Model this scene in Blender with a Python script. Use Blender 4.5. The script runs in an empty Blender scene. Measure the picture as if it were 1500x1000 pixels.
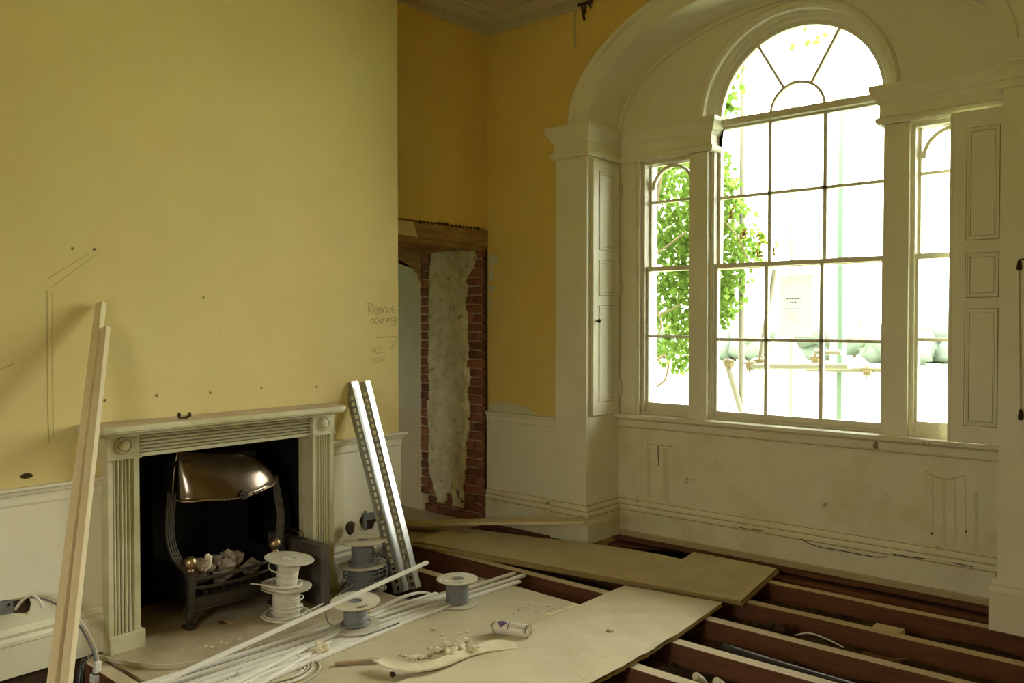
import bpy, bmesh, math, random
from math import sin, cos, pi, radians, sqrt, atan2, hypot
from mathutils import Vector, Matrix, noise

random.seed(7)
SC = bpy.context.scene
COL = SC.collection

# ------------------------------------------------------------------ camera, sky, exposure
FPX, CAM_H = 1230.0, 1.65
HEAD, PITCH = radians(130.75), math.atan(27 / 1230.0)
cam_d = bpy.data.cameras.new('camera')
cam_d.sensor_width = 36.0
cam_d.lens = FPX / 1500 * 36.0
cam_d.clip_start = 0.05
cam_d.clip_end = 500
cam = bpy.data.objects.new('camera', cam_d)
cam.location = (0, 0, CAM_H)
cam.rotation_euler = (pi / 2 - PITCH, 0, HEAD - pi / 2)
COL.objects.link(cam)
SC.camera = cam

SKY = 34.0
world = bpy.data.worlds.new('overcast_sky')
SC.world = world
world.use_nodes = True
wn = world.node_tree
bgn = wn.nodes['Background']
# overcast sky: luminance rises from the horizon to the zenith as (1 + 2 sin h) / 3
_tc = wn.nodes.new('ShaderNodeTexCoord'); _sx = wn.nodes.new('ShaderNodeSeparateXYZ')
_mr = wn.nodes.new('ShaderNodeMapRange'); _mu = wn.nodes.new('ShaderNodeMath')
wn.links.new(_tc.outputs['Generated'], _sx.inputs['Vector']); wn.links.new(_sx.outputs['Z'], _mr.inputs['Value'])
_mr.inputs['From Min'].default_value, _mr.inputs['From Max'].default_value = 0.0, 1.0
_mr.inputs['To Min'].default_value, _mr.inputs['To Max'].default_value = 1 / 3, 1.0
_mu.operation = 'MULTIPLY'; _mu.inputs[1].default_value = SKY
wn.links.new(_mr.outputs['Result'], _mu.inputs[0]); wn.links.new(_mu.outputs[0], bgn.inputs['Strength'])
bgn.inputs['Color'].default_value = (1.0, 0.99, 0.94, 1)

pl = bpy.data.lights.new('window_portal', 'AREA')       # sampling portal in the window opening
pl.shape = 'RECTANGLE'
pl.size, pl.size_y = 2.5, 2.9
pl.cycles.is_portal = True
po = bpy.data.objects.new('window_portal', pl)
po.location = (-2.28, 5.80, 2.30)
po.rotation_euler = (radians(-90), 0, 0)
COL.objects.link(po)
pl2 = pl.copy(); pl2.size, pl2.size_y = .7, 1.2
po2 = bpy.data.objects.new('window_portal', pl2)        # the same in the added fill window of the wall behind
po2.location = (-1.8, -0.92, 1.6)
po2.rotation_euler = (radians(90), 0, 0)
COL.objects.link(po2)

SC.view_settings.view_transform = 'Standard'
SC.view_settings.look = 'None'
SC.view_settings.gamma = 1.0
SC.view_settings.use_curve_mapping = False
SC.view_settings.exposure = 0.25
SC.cycles.max_bounces = 12
SC.cycles.diffuse_bounces = 8
SC.cycles.glossy_bounces = 4
SC.cycles.transparent_max_bounces = 24
SC.cycles.caustics_reflective = False
SC.cycles.caustics_refractive = False
SC.cycles.sample_clamp_indirect = 12.0

# ------------------------------------------------------------------ helpers
_f = Vector((cos(HEAD) * cos(PITCH), sin(HEAD) * cos(PITCH), -sin(PITCH)))
_r = Vector((sin(HEAD), -cos(HEAD), 0))
_u = _r.cross(_f)
CAMV = Vector((0, 0, CAM_H))


def at(u, v, x=None, y=None, z=None):
    """the point of a real surface (plane x, y or z = const) that the photograph shows at u, v"""
    d = _f * FPX + _r * (u - 750) - _u * (v - 500)
    if x is not None:
        t = (x - CAMV.x) / d.x
    elif y is not None:
        t = (y - CAMV.y) / d.y
    else:
        t = (z - CAMV.z) / d.z
    return CAMV + d * t


def world_loc(o):
    p = Vector((0, 0, 0))
    while o is not None:
        p += o.location
        o = o.parent
    return p


def tag(o, label=None, cat=None, group=None, kind=None):
    if label: o['label'] = label
    if cat: o['category'] = cat
    if group: o['group'] = group
    if kind: o['kind'] = kind
    return o


def thing(name, label, cat, loc=(0, 0, 0), group=None):
    o = bpy.data.objects.new(name, None)
    o.empty_display_size = 0.1
    o.location = loc
    COL.objects.link(o)
    return tag(o, label, cat, group)


def obj(name, bm, mat, parent=None, smooth=False, recalc=True):
    if recalc:
        bmesh.ops.recalc_face_normals(bm, faces=bm.faces)
    me = bpy.data.meshes.new(name)
    bm.to_mesh(me)
    bm.free()
    for m in (mat if isinstance(mat, (list, tuple)) else [mat]):
        me.materials.append(m)
    if smooth is True:
        me.polygons.foreach_set('use_smooth', [True] * len(me.polygons))
    elif smooth:
        me.polygons.foreach_set('use_smooth', [True] * len(me.polygons))
        me.set_sharp_from_angle(angle=radians(smooth))
    o = bpy.data.objects.new(name, me)
    COL.objects.link(o)
    if parent is not None:
        o.parent = parent
        o.location = -world_loc(parent)
    return o


def lone(name, bm, mat, label, cat, group=None, smooth=False, origin=None):
    """a thing that is one mesh; its origin is put at ORIGIN (or the bottom centre of its box)"""
    if origin is None:
        xs = [v.co.x for v in bm.verts]; ys = [v.co.y for v in bm.verts]; zs = [v.co.z for v in bm.verts]
        origin = Vector(((min(xs) + max(xs)) / 2, (min(ys) + max(ys)) / 2, min(zs)))
    origin = Vector(origin)
    bmesh.ops.translate(bm, verts=bm.verts, vec=-origin)
    o = obj(name, bm, mat, None, smooth)
    o.location = origin
    return tag(o, label, cat, group)


def struct(name, bm, mat, parent=None, smooth=False):
    o = obj(name, bm, mat, parent, smooth)
    if parent is None:
        o['kind'] = 'structure'
    return o


def struct_root(name):
    o = bpy.data.objects.new(name, None)
    o['kind'] = 'structure'
    COL.objects.link(o)
    return o


def dup(root, loc=None, rotz=None, label=None, group=None):
    r = root.copy(); COL.objects.link(r)
    if loc is not None: r.location = loc
    if rotz is not None: r.rotation_euler = (0, 0, rotz)
    if label: r['label'] = label
    if group: r['group'] = group
    for ch in list(root.children):
        c = ch.copy(); COL.objects.link(c); c.parent = r
        for g in list(ch.children):
            d = g.copy(); COL.objects.link(d); d.parent = c
    return r


def B(): return bmesh.new()


def box(bm, x0, x1, y0, y1, z0, z1, mi=0):
    vs = [bm.verts.new((x, y, z)) for x in (x0, x1) for y in (y0, y1) for z in (z0, z1)]
    q = [(0, 1, 3, 2), (4, 6, 7, 5), (0, 4, 5, 1), (2, 3, 7, 6), (0, 2, 6, 4), (1, 5, 7, 3)]
    for f in q:
        fc = bm.faces.new([vs[i] for i in f]); fc.material_index = mi
    return vs


def bevel_all(bm, w, seg=1):
    bmesh.ops.bevel(bm, geom=bm.edges[:] , offset=w, segments=seg, affect='EDGES', profile=0.6)


def bar(bm, a, b, w, h, up=(0, 0, 1), mi=0):
    """box of section w x h from a to b"""
    a, b = Vector(a), Vector(b)
    d = (b - a).normalized()
    s = d.cross(Vector(up)).normalized()
    n = s.cross(d).normalized()
    vs = []
    for p in (a, b):
        for i, j in ((-1, -1), (1, -1), (1, 1), (-1, 1)):
            vs.append(bm.verts.new(p + s * (i * w / 2) + n * (j * h / 2)))
    for f in ((3, 2, 1, 0), (4, 5, 6, 7), (0, 1, 5, 4), (1, 2, 6, 5), (2, 3, 7, 6), (3, 0, 4, 7)):
        bm.faces.new([vs[i] for i in f]).material_index = mi
    return vs


def prism(bm, poly, axis, a0, a1, mi=0):
    """extrude a 2D polygon along an axis: poly in the other two axes (in x<y<z order)"""
    def P(p, a):
        if axis == 'x': return (a, p[0], p[1])
        if axis == 'y': return (p[0], a, p[1])
        return (p[0], p[1], a)
    lo = [bm.verts.new(P(p, a0)) for p in poly]
    hi = [bm.verts.new(P(p, a1)) for p in poly]
    n = len(poly)
    fs = [bm.faces.new(lo), bm.faces.new(hi[::-1])]
    for i in range(n):
        fs.append(bm.faces.new((lo[i], hi[i], hi[(i + 1) % n], lo[(i + 1) % n])))
    for f in fs: f.material_index = mi
    bmesh.ops.triangulate(bm, faces=fs[:2], ngon_method='EAR_CLIP')
    return lo, hi


def tube(bm, pts, r, n=8, caps=True, closed=False):
    pts = [Vector(p) for p in pts]
    m = len(pts)
    rings = []
    ref = Vector((0.13, 0.31, 0.94))
    for i, p in enumerate(pts):
        a = pts[i - 1] if (i > 0 or closed) else p
        b = pts[(i + 1) % m] if (i < m - 1 or closed) else p
        d = (b - a).normalized()
        s = d.cross(ref)
        if s.length < 1e-4: s = d.cross(Vector((1, 0, 0)))
        s.normalize(); t = s.cross(d)
        rr = r[i] if isinstance(r, (list, tuple)) else r
        rings.append([bm.verts.new(p + s * (rr * cos(2 * pi * k / n)) + t * (rr * sin(2 * pi * k / n))) for k in range(n)])
    lim = m if closed else m - 1
    for i in range(lim):
        A, C = rings[i], rings[(i + 1) % m]
        for k in range(n):
            bm.faces.new((A[k], A[(k + 1) % n], C[(k + 1) % n], C[k]))
    if caps and not closed:
        bm.faces.new(rings[0][::-1]); bm.faces.new(rings[-1])


def smooth_path(pts, k=6):
    pts = [Vector(p) for p in pts]
    out = []
    for i in range(len(pts) - 1):
        p0 = pts[max(0, i - 1)]; p1 = pts[i]; p2 = pts[i + 1]; p3 = pts[min(len(pts) - 1, i + 2)]
        for j in range(k):
            t = j / k
            out.append(0.5 * ((2 * p1) + (p2 - p0) * t + (2 * p0 - 5 * p1 + 4 * p2 - p3) * t * t + (3 * p1 - p0 - 3 * p2 + p3) * t ** 3))
    out.append(pts[-1])
    return out


def lathe(bm, prof, c=(0, 0, 0), n=24, axis='z', closed=False):
    """prof: (radius, height) list, spun about an axis through c"""
    c = Vector(c)
    rings = []
    for r, h in prof:
        ring = []
        for k in range(n):
            a = 2 * pi * k / n
            p = (r * cos(a), r * sin(a), h)
            if axis == 'x': p = (p[2], p[0], p[1])
            elif axis == 'y': p = (p[0], p[2], p[1])
            ring.append(bm.verts.new(c + Vector(p)))
        rings.append(ring)
    m = len(rings)
    for i in range(m if closed else m - 1):
        A, C = rings[i], rings[(i + 1) % m]
        for k in range(n):
            bm.faces.new((A[k], A[(k + 1) % n], C[(k + 1) % n], C[k]))
    if not closed:
        if prof[0][0] > 1e-6: bm.faces.new(rings[0][::-1])
        if prof[-1][0] > 1e-6: bm.faces.new(rings[-1])
    bmesh.ops.remove_doubles(bm, verts=bm.verts[:], dist=1e-6)


def sweep(bm, path, prof, left=True):
    """sweep a closed profile (d, z) along a plan path; d is measured to the left of the path"""
    P = [Vector((p[0], p[1])) for p in path]
    sg = 1 if left else -1
    rings = []
    for i, p in enumerate(P):
        ds = []
        if i > 0: ds.append((p - P[i - 1]).normalized())
        if i < len(P) - 1: ds.append((P[i + 1] - p).normalized())
        ns = [Vector((-d.y, d.x)) * sg for d in ds]
        if len(ns) == 2:
            m = (ns[0] + ns[1]); m.normalize(); m = m / max(0.2, m.dot(ns[0]))
        else:
            m = ns[0]
        rings.append([bm.verts.new((p.x + m.x * d, p.y + m.y * d, z)) for d, z in prof])
    k = len(prof)
    for A, C in zip(rings, rings[1:]):
        for j in range(k):
            bm.faces.new((A[j], A[(j + 1) % k], C[(j + 1) % k], C[j]))
    e = [bm.faces.new(rings[0]), bm.faces.new(rings[-1][::-1])]
    bmesh.ops.triangulate(bm, faces=e, ngon_method='EAR_CLIP')


def arc_sweep(bm, c, a, b, prof, y0, t0=0.0, t1=pi, n=48):
    """sweep a closed profile (dr, y) along an ellipse in the xz plane; dr grows outward"""
    rings = []
    for i in range(n + 1):
        t = t0 + (t1 - t0) * i / n
        rings.append([bm.verts.new((c[0] + (a + dr) * cos(t), y0 + dy, c[1] + (b + dr) * sin(t))) for dr, dy in prof])
    k = len(prof)
    for A, C in zip(rings, rings[1:]):
        for j in range(k):
            bm.faces.new((A[j], A[(j + 1) % k], C[(j + 1) % k], C[j]))
    e = [bm.faces.new(rings[0]), bm.faces.new(rings[-1][::-1])]
    bmesh.ops.triangulate(bm, faces=e, ngon_method='EAR_CLIP')


def lump(bm, c, r, seed=0, sub=2, rough=0.35, sq=(1, 1, 1)):
    res = bmesh.ops.create_icosphere(bm, subdivisions=sub, radius=1.0)
    off = Vector((seed * 3.17, seed * 1.31, seed * 0.73))
    for v in res['verts']:
        k = 1 + rough * noise.noise(v.co * 1.6 + off) + rough * 0.4 * noise.noise(v.co * 4 + off)
        v.co = Vector(c) + Vector((v.co.x * sq[0], v.co.y * sq[1], v.co.z * sq[2])) * (r * k)


def cut(o, cutter):
    """boolean difference baked into o's mesh"""
    me = bpy.data.meshes.new('cutter'); cutter.to_mesh(me); cutter.free()
    c = bpy.data.objects.new('cutter', me); COL.objects.link(c)
    m = o.modifiers.new('cut', 'BOOLEAN'); m.operation = 'DIFFERENCE'; m.object = c; m.solver = 'EXACT'
    bpy.context.view_layer.update()
    dg = bpy.context.evaluated_depsgraph_get()
    new = bpy.data.meshes.new_from_object(o.evaluated_get(dg))
    o.modifiers.clear()
    old = o.data; o.data = new; new.name = old.name
    bpy.data.objects.remove(c); bpy.data.meshes.remove(me)


# ------------------------------------------------------------------ materials
def mat(name, base, rough=0.7, metal=0.0, var=0.0, vscale=4.0, tint=None, tscale=2.0, tlo=0.45, thi=0.7,
        bump=0.0, bscale=40.0, stretch=None, rand=0.0, spec=0.3, spots=None):
    """noise-mottled principled material: value variation VAR, a second colour TINT in patches, fine relief"""
    m = bpy.data.materials.new(name)
    m.use_nodes = True
    nt = m.node_tree; N = nt.nodes; L = nt.links
    bs = N['Principled BSDF']
    bs.inputs['Roughness'].default_value = rough
    bs.inputs['Metallic'].default_value = metal
    bs.inputs['Specular IOR Level'].default_value = spec
    tc = N.new('ShaderNodeTexCoord')
    vec = tc.outputs['Object']
    if stretch:
        mp = N.new('ShaderNodeMapping'); mp.inputs['Scale'].default_value = stretch
        L.new(vec, mp.inputs['Vector']); vec = mp.outputs['Vector']
    col = None
    rgb = N.new('ShaderNodeRGB'); rgb.outputs[0].default_value = (*base, 1)
    col = rgb.outputs[0]
    if tint:
        nz = N.new('ShaderNodeTexNoise'); nz.inputs['Scale'].default_value = tscale; nz.inputs['Detail'].default_value = 6
        nz.inputs['Roughness'].default_value = 0.6
        L.new(vec, nz.inputs['Vector'])
        rp = N.new('ShaderNodeValToRGB'); rp.color_ramp.elements[0].position = tlo; rp.color_ramp.elements[1].position = thi
        L.new(nz.outputs['Fac'], rp.inputs['Fac'])
        mx = N.new('ShaderNodeMix'); mx.data_type = 'RGBA'
        L.new(rp.outputs['Color'], mx.inputs['Factor']); L.new(col, mx.inputs['A']); mx.inputs['B'].default_value = (*tint, 1)
        col = mx.outputs['Result']
    if spots:
        sc_, thr, scol = spots
        nz = N.new('ShaderNodeTexNoise'); nz.inputs['Scale'].default_value = sc_; nz.inputs['Detail'].default_value = 3
        L.new(vec, nz.inputs['Vector'])
        rp = N.new('ShaderNodeValToRGB'); rp.color_ramp.elements[0].position = thr; rp.color_ramp.elements[1].position = thr + 0.05
        L.new(nz.outputs['Fac'], rp.inputs['Fac'])
        mx = N.new('ShaderNodeMix'); mx.data_type = 'RGBA'
        L.new(rp.outputs['Color'], mx.inputs['Factor']); L.new(col, mx.inputs['A']); mx.inputs['B'].default_value = (*scol, 1)
        col = mx.outputs['Result']
    if var or rand:
        hs = N.new('ShaderNodeHueSaturation'); L.new(col, hs.inputs['Color'])
        val = None
        if var:
            nz = N.new('ShaderNodeTexNoise'); nz.inputs['Scale'].default_value = vscale; nz.inputs['Detail'].default_value = 7
            nz.inputs['Roughness'].default_value = 0.65
            L.new(vec, nz.inputs['Vector'])
            mr = N.new('ShaderNodeMapRange'); mr.inputs['From Min'].default_value = 0.25; mr.inputs['From Max'].default_value = 0.75
            mr.inputs['To Min'].default_value = 1 - var; mr.inputs['To Max'].default_value = 1 + var
            L.new(nz.outputs['Fac'], mr.inputs['Value']); val = mr.outputs['Result']
        if rand:
            oi = N.new('ShaderNodeObjectInfo')
            mr = N.new('ShaderNodeMapRange'); mr.inputs['To Min'].default_value = 1 - rand; mr.inputs['To Max'].default_value = 1 + rand
            L.new(oi.outputs['Random'], mr.inputs['Value'])
            if val is None: val = mr.outputs['Result']
            else:
                mu = N.new('ShaderNodeMath'); mu.operation = 'MULTIPLY'
                L.new(val, mu.inputs[0]); L.new(mr.outputs['Result'], mu.inputs[1]); val = mu.outputs[0]
        L.new(val, hs.inputs['Value']); col = hs.outputs['Color']
    L.new(col, bs.inputs['Base Color'])
    if bump:
        nz = N.new('ShaderNodeTexNoise'); nz.inputs['Scale'].default_value = bscale; nz.inputs['Detail'].default_value = 5
        L.new(vec, nz.inputs['Vector'])
        bp = N.new('ShaderNodeBump'); bp.inputs['Strength'].default_value = bump; bp.inputs['Distance'].default_value = 0.01
        L.new(nz.outputs['Fac'], bp.inputs['Height']); L.new(bp.outputs['Normal'], bs.inputs['Normal'])
    return m


M = {}
M['yellow'] = mat('yellow_emulsion', (0.71, 0.53, 0.16), 0.75, var=0.06, vscale=1.6, tint=(0.69, 0.56, 0.21), tscale=0.9, bump=0.12, bscale=60)
M['breast'] = mat('pale_yellow_emulsion', (0.69, 0.565, 0.25), 0.72, var=0.06, vscale=1.3, tint=(0.67, 0.595, 0.265), tscale=0.8, bump=0.12, bscale=60)
M['cream'] = mat('aged_cream_paint', (0.76, 0.73, 0.56), 0.5, var=0.05, vscale=2.5, tint=(0.73, 0.68, 0.48), tscale=1.7, tlo=0.5, thi=0.8, bump=0.06, bscale=30)
M['cream_worn'] = mat('worn_cream_paint', (0.75, 0.71, 0.52), 0.6, var=0.07, vscale=3, tint=(0.62, 0.54, 0.30), tscale=2.6, tlo=0.5, thi=0.8, bump=0.15, bscale=30,
                      spots=(9, 0.70, (0.20, 0.14, 0.06)))
M['white_wood'] = mat('white_sash_paint', (0.72, 0.68, 0.52), 0.45, var=0.05, vscale=5)
M['ceiling'] = mat('ceiling_plaster', (0.74, 0.68, 0.45), 0.85, var=0.06, vscale=3, bump=0.3, bscale=25)
M['cornice'] = mat('cornice_plaster', (0.56, 0.50, 0.34), 0.85, var=0.12, vscale=60, bump=0.9, bscale=70)
M['fire_paint'] = mat('fireplace_paint', (0.60, 0.57, 0.37), 0.6, var=0.08, vscale=8, tint=(0.42, 0.40, 0.20), tscale=5, tlo=0.45, thi=0.75, bump=0.1, bscale=40)
M['shelf_dust'] = mat('dusty_shelf', (0.50, 0.40, 0.27), 0.85, var=0.1, vscale=8, tint=(0.60, 0.55, 0.38), tscale=6)
M['soot'] = mat('soot', (0.010, 0.009, 0.007), 0.95, var=0.3, vscale=6, bump=0.3, bscale=20, spec=0.1)
M['iron'] = mat('cast_iron', (0.07, 0.058, 0.044), 0.45, metal=0.5, var=0.2, vscale=20, bump=0.1, bscale=60)
M['dusty_iron'] = mat('dusty_iron', (0.09, 0.075, 0.055), 0.75, var=0.25, vscale=9, tint=(0.05, 0.042, 0.032), tscale=5)
M['copper'] = mat('tarnished_copper', (0.40, 0.315, 0.25), 0.20, metal=1.0, var=0.08, vscale=6, tint=(0.34, 0.27, 0.22), tscale=4)
M['brass'] = mat('dull_brass', (0.42, 0.30, 0.16), 0.35, metal=0.9, var=0.15, vscale=15)
M['coal'] = mat('ashy_coal', (0.34, 0.27, 0.19), 0.9, var=0.25, vscale=14, tint=(0.12, 0.08, 0.05), tscale=9, rand=0.3)
M['brick'] = mat('old_red_brick', (0.23, 0.088, 0.040), 0.9, var=0.25, vscale=18, bump=0.5, bscale=50, rand=0.35, tint=(0.22, 0.11, 0.06), tscale=9)
M['mortar'] = mat('lime_mortar', (0.52, 0.44, 0.27), 0.95, var=0.15, vscale=20, bump=0.6, bscale=60)
M['rough_plaster'] = mat('rough_plaster', (0.66, 0.62, 0.38), 0.9, var=0.16, vscale=10, tint=(0.50, 0.44, 0.21), tscale=9, bump=0.9, bscale=30, spots=(11, 0.66, (0.30, 0.22, 0.10)))
M['pale_plaster'] = mat('pale_green_plaster', (0.58, 0.60, 0.40), 0.85, var=0.08, vscale=4, tint=(0.62, 0.58, 0.36), tscale=4)
M['skim'] = mat('pink_skim', (0.60, 0.53, 0.32), 0.8, var=0.05, vscale=3)
M['lintel'] = mat('old_timber_lintel', (0.30, 0.17, 0.07), 0.85, var=0.2, vscale=5, stretch=(1, 1, 8), tint=(0.40, 0.28, 0.13), tscale=5, bump=0.3, bscale=20)
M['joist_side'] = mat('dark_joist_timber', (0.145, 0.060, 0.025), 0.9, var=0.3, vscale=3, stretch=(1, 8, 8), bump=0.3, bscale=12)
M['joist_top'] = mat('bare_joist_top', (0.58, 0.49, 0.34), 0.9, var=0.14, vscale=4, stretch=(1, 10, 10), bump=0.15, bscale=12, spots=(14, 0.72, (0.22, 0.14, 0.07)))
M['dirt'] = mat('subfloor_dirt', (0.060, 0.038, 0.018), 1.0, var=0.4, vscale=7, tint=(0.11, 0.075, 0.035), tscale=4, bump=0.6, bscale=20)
M['board'] = mat('chipboard', (0.64, 0.565, 0.39), 0.8, var=0.07, vscale=7, tint=(0.54, 0.46, 0.29), tscale=3.2, bump=0.1, bscale=90, spots=(30, 0.74, (0.40, 0.33, 0.19)))
M['board_dusty'] = mat('dusty_chipboard', (0.54, 0.48, 0.33), 0.85, var=0.07, vscale=7, tint=(0.46, 0.40, 0.26), tscale=2.6, bump=0.1, bscale=90, spots=(26, 0.72, (0.60, 0.53, 0.36)))
M['crumb'] = mat('plaster_crumb', (0.72, 0.64, 0.43), 0.9, var=0.1, vscale=30)
M['board_edge'] = mat('board_edge', (0.34, 0.25, 0.09), 0.9, var=0.15, vscale=20)
M['hearth'] = mat('dusty_hearth', (0.46, 0.38, 0.25), 0.9, var=0.12, vscale=4, tint=(0.30, 0.24, 0.15), tscale=2.4, bump=0.2, bscale=40, spots=(22, 0.72, (0.20, 0.15, 0.09)))
M['pine'] = mat('pine_batten', (0.68, 0.58, 0.36), 0.65, var=0.05, vscale=3, stretch=(6, 6, 0.6), tint=(0.72, 0.64, 0.43), tscale=2, bump=0.05, bscale=20, spots=(5, 0.78, (0.50, 0.36, 0.16)))
M['plank'] = mat('pale_plank', (0.66, 0.57, 0.36), 0.7, var=0.06, vscale=3, stretch=(0.6, 6, 6), tint=(0.60, 0.50, 0.27), tscale=2)
M['zinc'] = mat('galvanised_steel', (0.46, 0.47, 0.45), 0.28, metal=1.0, var=0.06, vscale=30)
M['pvc'] = mat('white_pvc', (0.80, 0.78, 0.70), 0.4, var=0.03, vscale=6)
M['pvc_cable'] = mat('white_cable_sheath', (0.74, 0.71, 0.58), 0.5, var=0.05, vscale=10)
M['grey_cable'] = mat('grey_cable_sheath', (0.20, 0.21, 0.205), 0.5, var=0.08, vscale=10)
M['drum'] = mat('drum_board', (0.56, 0.52, 0.40), 0.8, var=0.08, vscale=8, tint=(0.48, 0.43, 0.30), tscale=6)
M['black_cable'] = mat('black_cable', (0.03, 0.03, 0.028), 0.5)
M['ink'] = mat('black_ink', (0.04, 0.04, 0.035), 0.8)
M['pencil'] = mat('pencil_mark', (0.30, 0.25, 0.11), 0.8)
M['pencil_faint'] = mat('faint_pencil_mark', (0.46, 0.37, 0.14), 0.8)
M['hole'] = mat('dark_hole', (0.05, 0.035, 0.02), 0.95)
M['can'] = mat('can_white_print', (0.70, 0.67, 0.58), 0.3, var=0.03, vscale=20)
M['can_metal'] = mat('can_rim_metal', (0.65, 0.62, 0.52), 0.3, metal=1.0)
M['purple'] = mat('purple_print', (0.16, 0.10, 0.26), 0.35)
M['dkprint'] = mat('dark_print', (0.07, 0.06, 0.08), 0.35)
M['debris'] = mat('plaster_debris', (0.74, 0.68, 0.49), 0.9, var=0.06, vscale=30, tint=(0.66, 0.57, 0.36), tscale=12, bump=0.12, bscale=60)
M['stick'] = mat('old_lath_wood', (0.36, 0.26, 0.14), 0.85, var=0.15, vscale=10)
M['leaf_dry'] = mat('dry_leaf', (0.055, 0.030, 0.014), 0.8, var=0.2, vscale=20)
M['stain'] = mat('rust_stain', (0.44, 0.37, 0.20), 0.7, var=0.12, vscale=20)
M['groove'] = mat('groove_grime', (0.20, 0.19, 0.09), 0.9)
M['joint'] = mat('dark_joint', (0.30, 0.25, 0.14), 0.8)
M['stain_pale'] = mat('faint_run_stain', (0.64, 0.58, 0.40), 0.6, var=0.05, vscale=20)
M['bronze'] = mat('dark_bronze', (0.05, 0.035, 0.02), 0.4, metal=0.7)
M['paper'] = mat('white_paper', (0.8, 0.8, 0.78), 0.8)
M['grey_print'] = mat('grey_print', (0.22, 0.21, 0.20), 0.8)
M['pipe'] = mat('black_pipe', (0.045, 0.042, 0.040), 0.35)
M['bark'] = mat('vine_bark', (0.10, 0.075, 0.045), 0.9, var=0.2, vscale=12)
M['tube_out'] = mat('scaffold_tube_steel', (0.10, 0.095, 0.075), 0.5, metal=0.0, var=0.1, vscale=10)
M['clamp'] = mat('scaffold_clamp_brass', (0.085, 0.065, 0.028), 0.5)
M['green_post'] = mat('green_post', (0.07, 0.115, 0.085), 0.6)
M['stone'] = mat('white_stone', (0.62, 0.60, 0.50), 0.8, var=0.05, vscale=5)
M['grass'] = mat('pale_lawn', (0.30, 0.33, 0.22), 1.0, var=0.15, vscale=0.3)
M['far_tree'] = mat('far_tree', (0.085, 0.105, 0.085), 1.0, var=0.2, vscale=1.5)
M['far_dark'] = mat('far_fence', (0.12, 0.12, 0.12), 1.0)


def glass_mat():
    m = bpy.data.materials.new('old_window_glass')
    m.use_nodes = True
    nt = m.node_tree; N = nt.nodes; L = nt.links
    N.remove(N['Principled BSDF'])
    tr = N.new('ShaderNodeBsdfTransparent'); tr.inputs['Color'].default_value = (0.94, 0.96, 0.92, 1)
    gl = N.new('ShaderNodeBsdfGlossy'); gl.inputs['Roughness'].default_value = 0.02
    fr = N.new('ShaderNodeFresnel'); fr.inputs['IOR'].default_value = 1.45
    mx = N.new('ShaderNodeMixShader')
    L.new(fr.outputs['Fac'], mx.inputs['Fac']); L.new(tr.outputs[0], mx.inputs[1]); L.new(gl.outputs[0], mx.inputs[2])
    L.new(mx.outputs[0], N['Material Output'].inputs['Surface'])
    return m


def leaf_mat(name, col, tcol):
    m = bpy.data.materials.new(name)
    m.use_nodes = True
    nt = m.node_tree; N = nt.nodes; L = nt.links
    N.remove(N['Principled BSDF'])
    tc = N.new('ShaderNodeTexCoord'); nz = N.new('ShaderNodeTexNoise'); nz.inputs['Scale'].default_value = 9
    L.new(tc.outputs['Object'], nz.inputs['Vector'])
    hs = N.new('ShaderNodeMapRange'); hs.inputs['From Min'].default_value = 0.3; hs.inputs['From Max'].default_value = 0.7
    hs.inputs['To Min'].default_value = 0.5; hs.inputs['To Max'].default_value = 1.5
    L.new(nz.outputs['Fac'], hs.inputs['Value'])
    hv = N.new('ShaderNodeHueSaturation'); hv.inputs['Color'].default_value = (*tcol, 1)
    L.new(hs.outputs['Result'], hv.inputs['Value'])
    df = N.new('ShaderNodeBsdfDiffuse'); df.inputs['Color'].default_value = (*col, 1)
    tl = N.new('ShaderNodeBsdfTranslucent'); L.new(hv.outputs['Color'], tl.inputs['Color'])
    mx = N.new('ShaderNodeMixShader'); mx.inputs['Fac'].default_value = 0.5
    L.new(df.outputs[0], mx.inputs[1]); L.new(tl.outputs[0], mx.inputs[2])
    L.new(mx.outputs[0], N['Material Output'].inputs['Surface'])
    return m


M['glass'] = glass_mat()
M['leaf'] = leaf_mat('vine_leaf', (0.030, 0.055, 0.008), (0.120, 0.195, 0.036))
M['brown_leaf'] = leaf_mat('withered_leaf', (0.03, 0.02, 0.005), (0.05, 0.03, 0.004))

# ------------------------------------------------------------------ room shell
XB, XR, YW, YN = -4.29, -4.66, 5.10, 5.50          # chimney breast, recess wall, window wall, niche back
NX0, NX1 = -3.64, -0.945                           # niche opening
ZC, ZB = 4.15, -0.42                               # ceiling, bottom of the void
NCX, NA, NB, SPR = (NX0 + NX1) / 2, (NX1 - NX0) / 2, 0.72, 3.12
WCX, WZ = -2.279, 3.10                             # centre of the fanlight

bm = B(); box(bm, -7.4, 1.2, -1.9, 6.0, ZB - 0.1, ZB)
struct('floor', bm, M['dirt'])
bm = B(); box(bm, -7.4, 1.2, -1.9, 5.8, ZC, ZC + 0.1)
struct('ceiling', bm, M['ceiling'])

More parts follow.
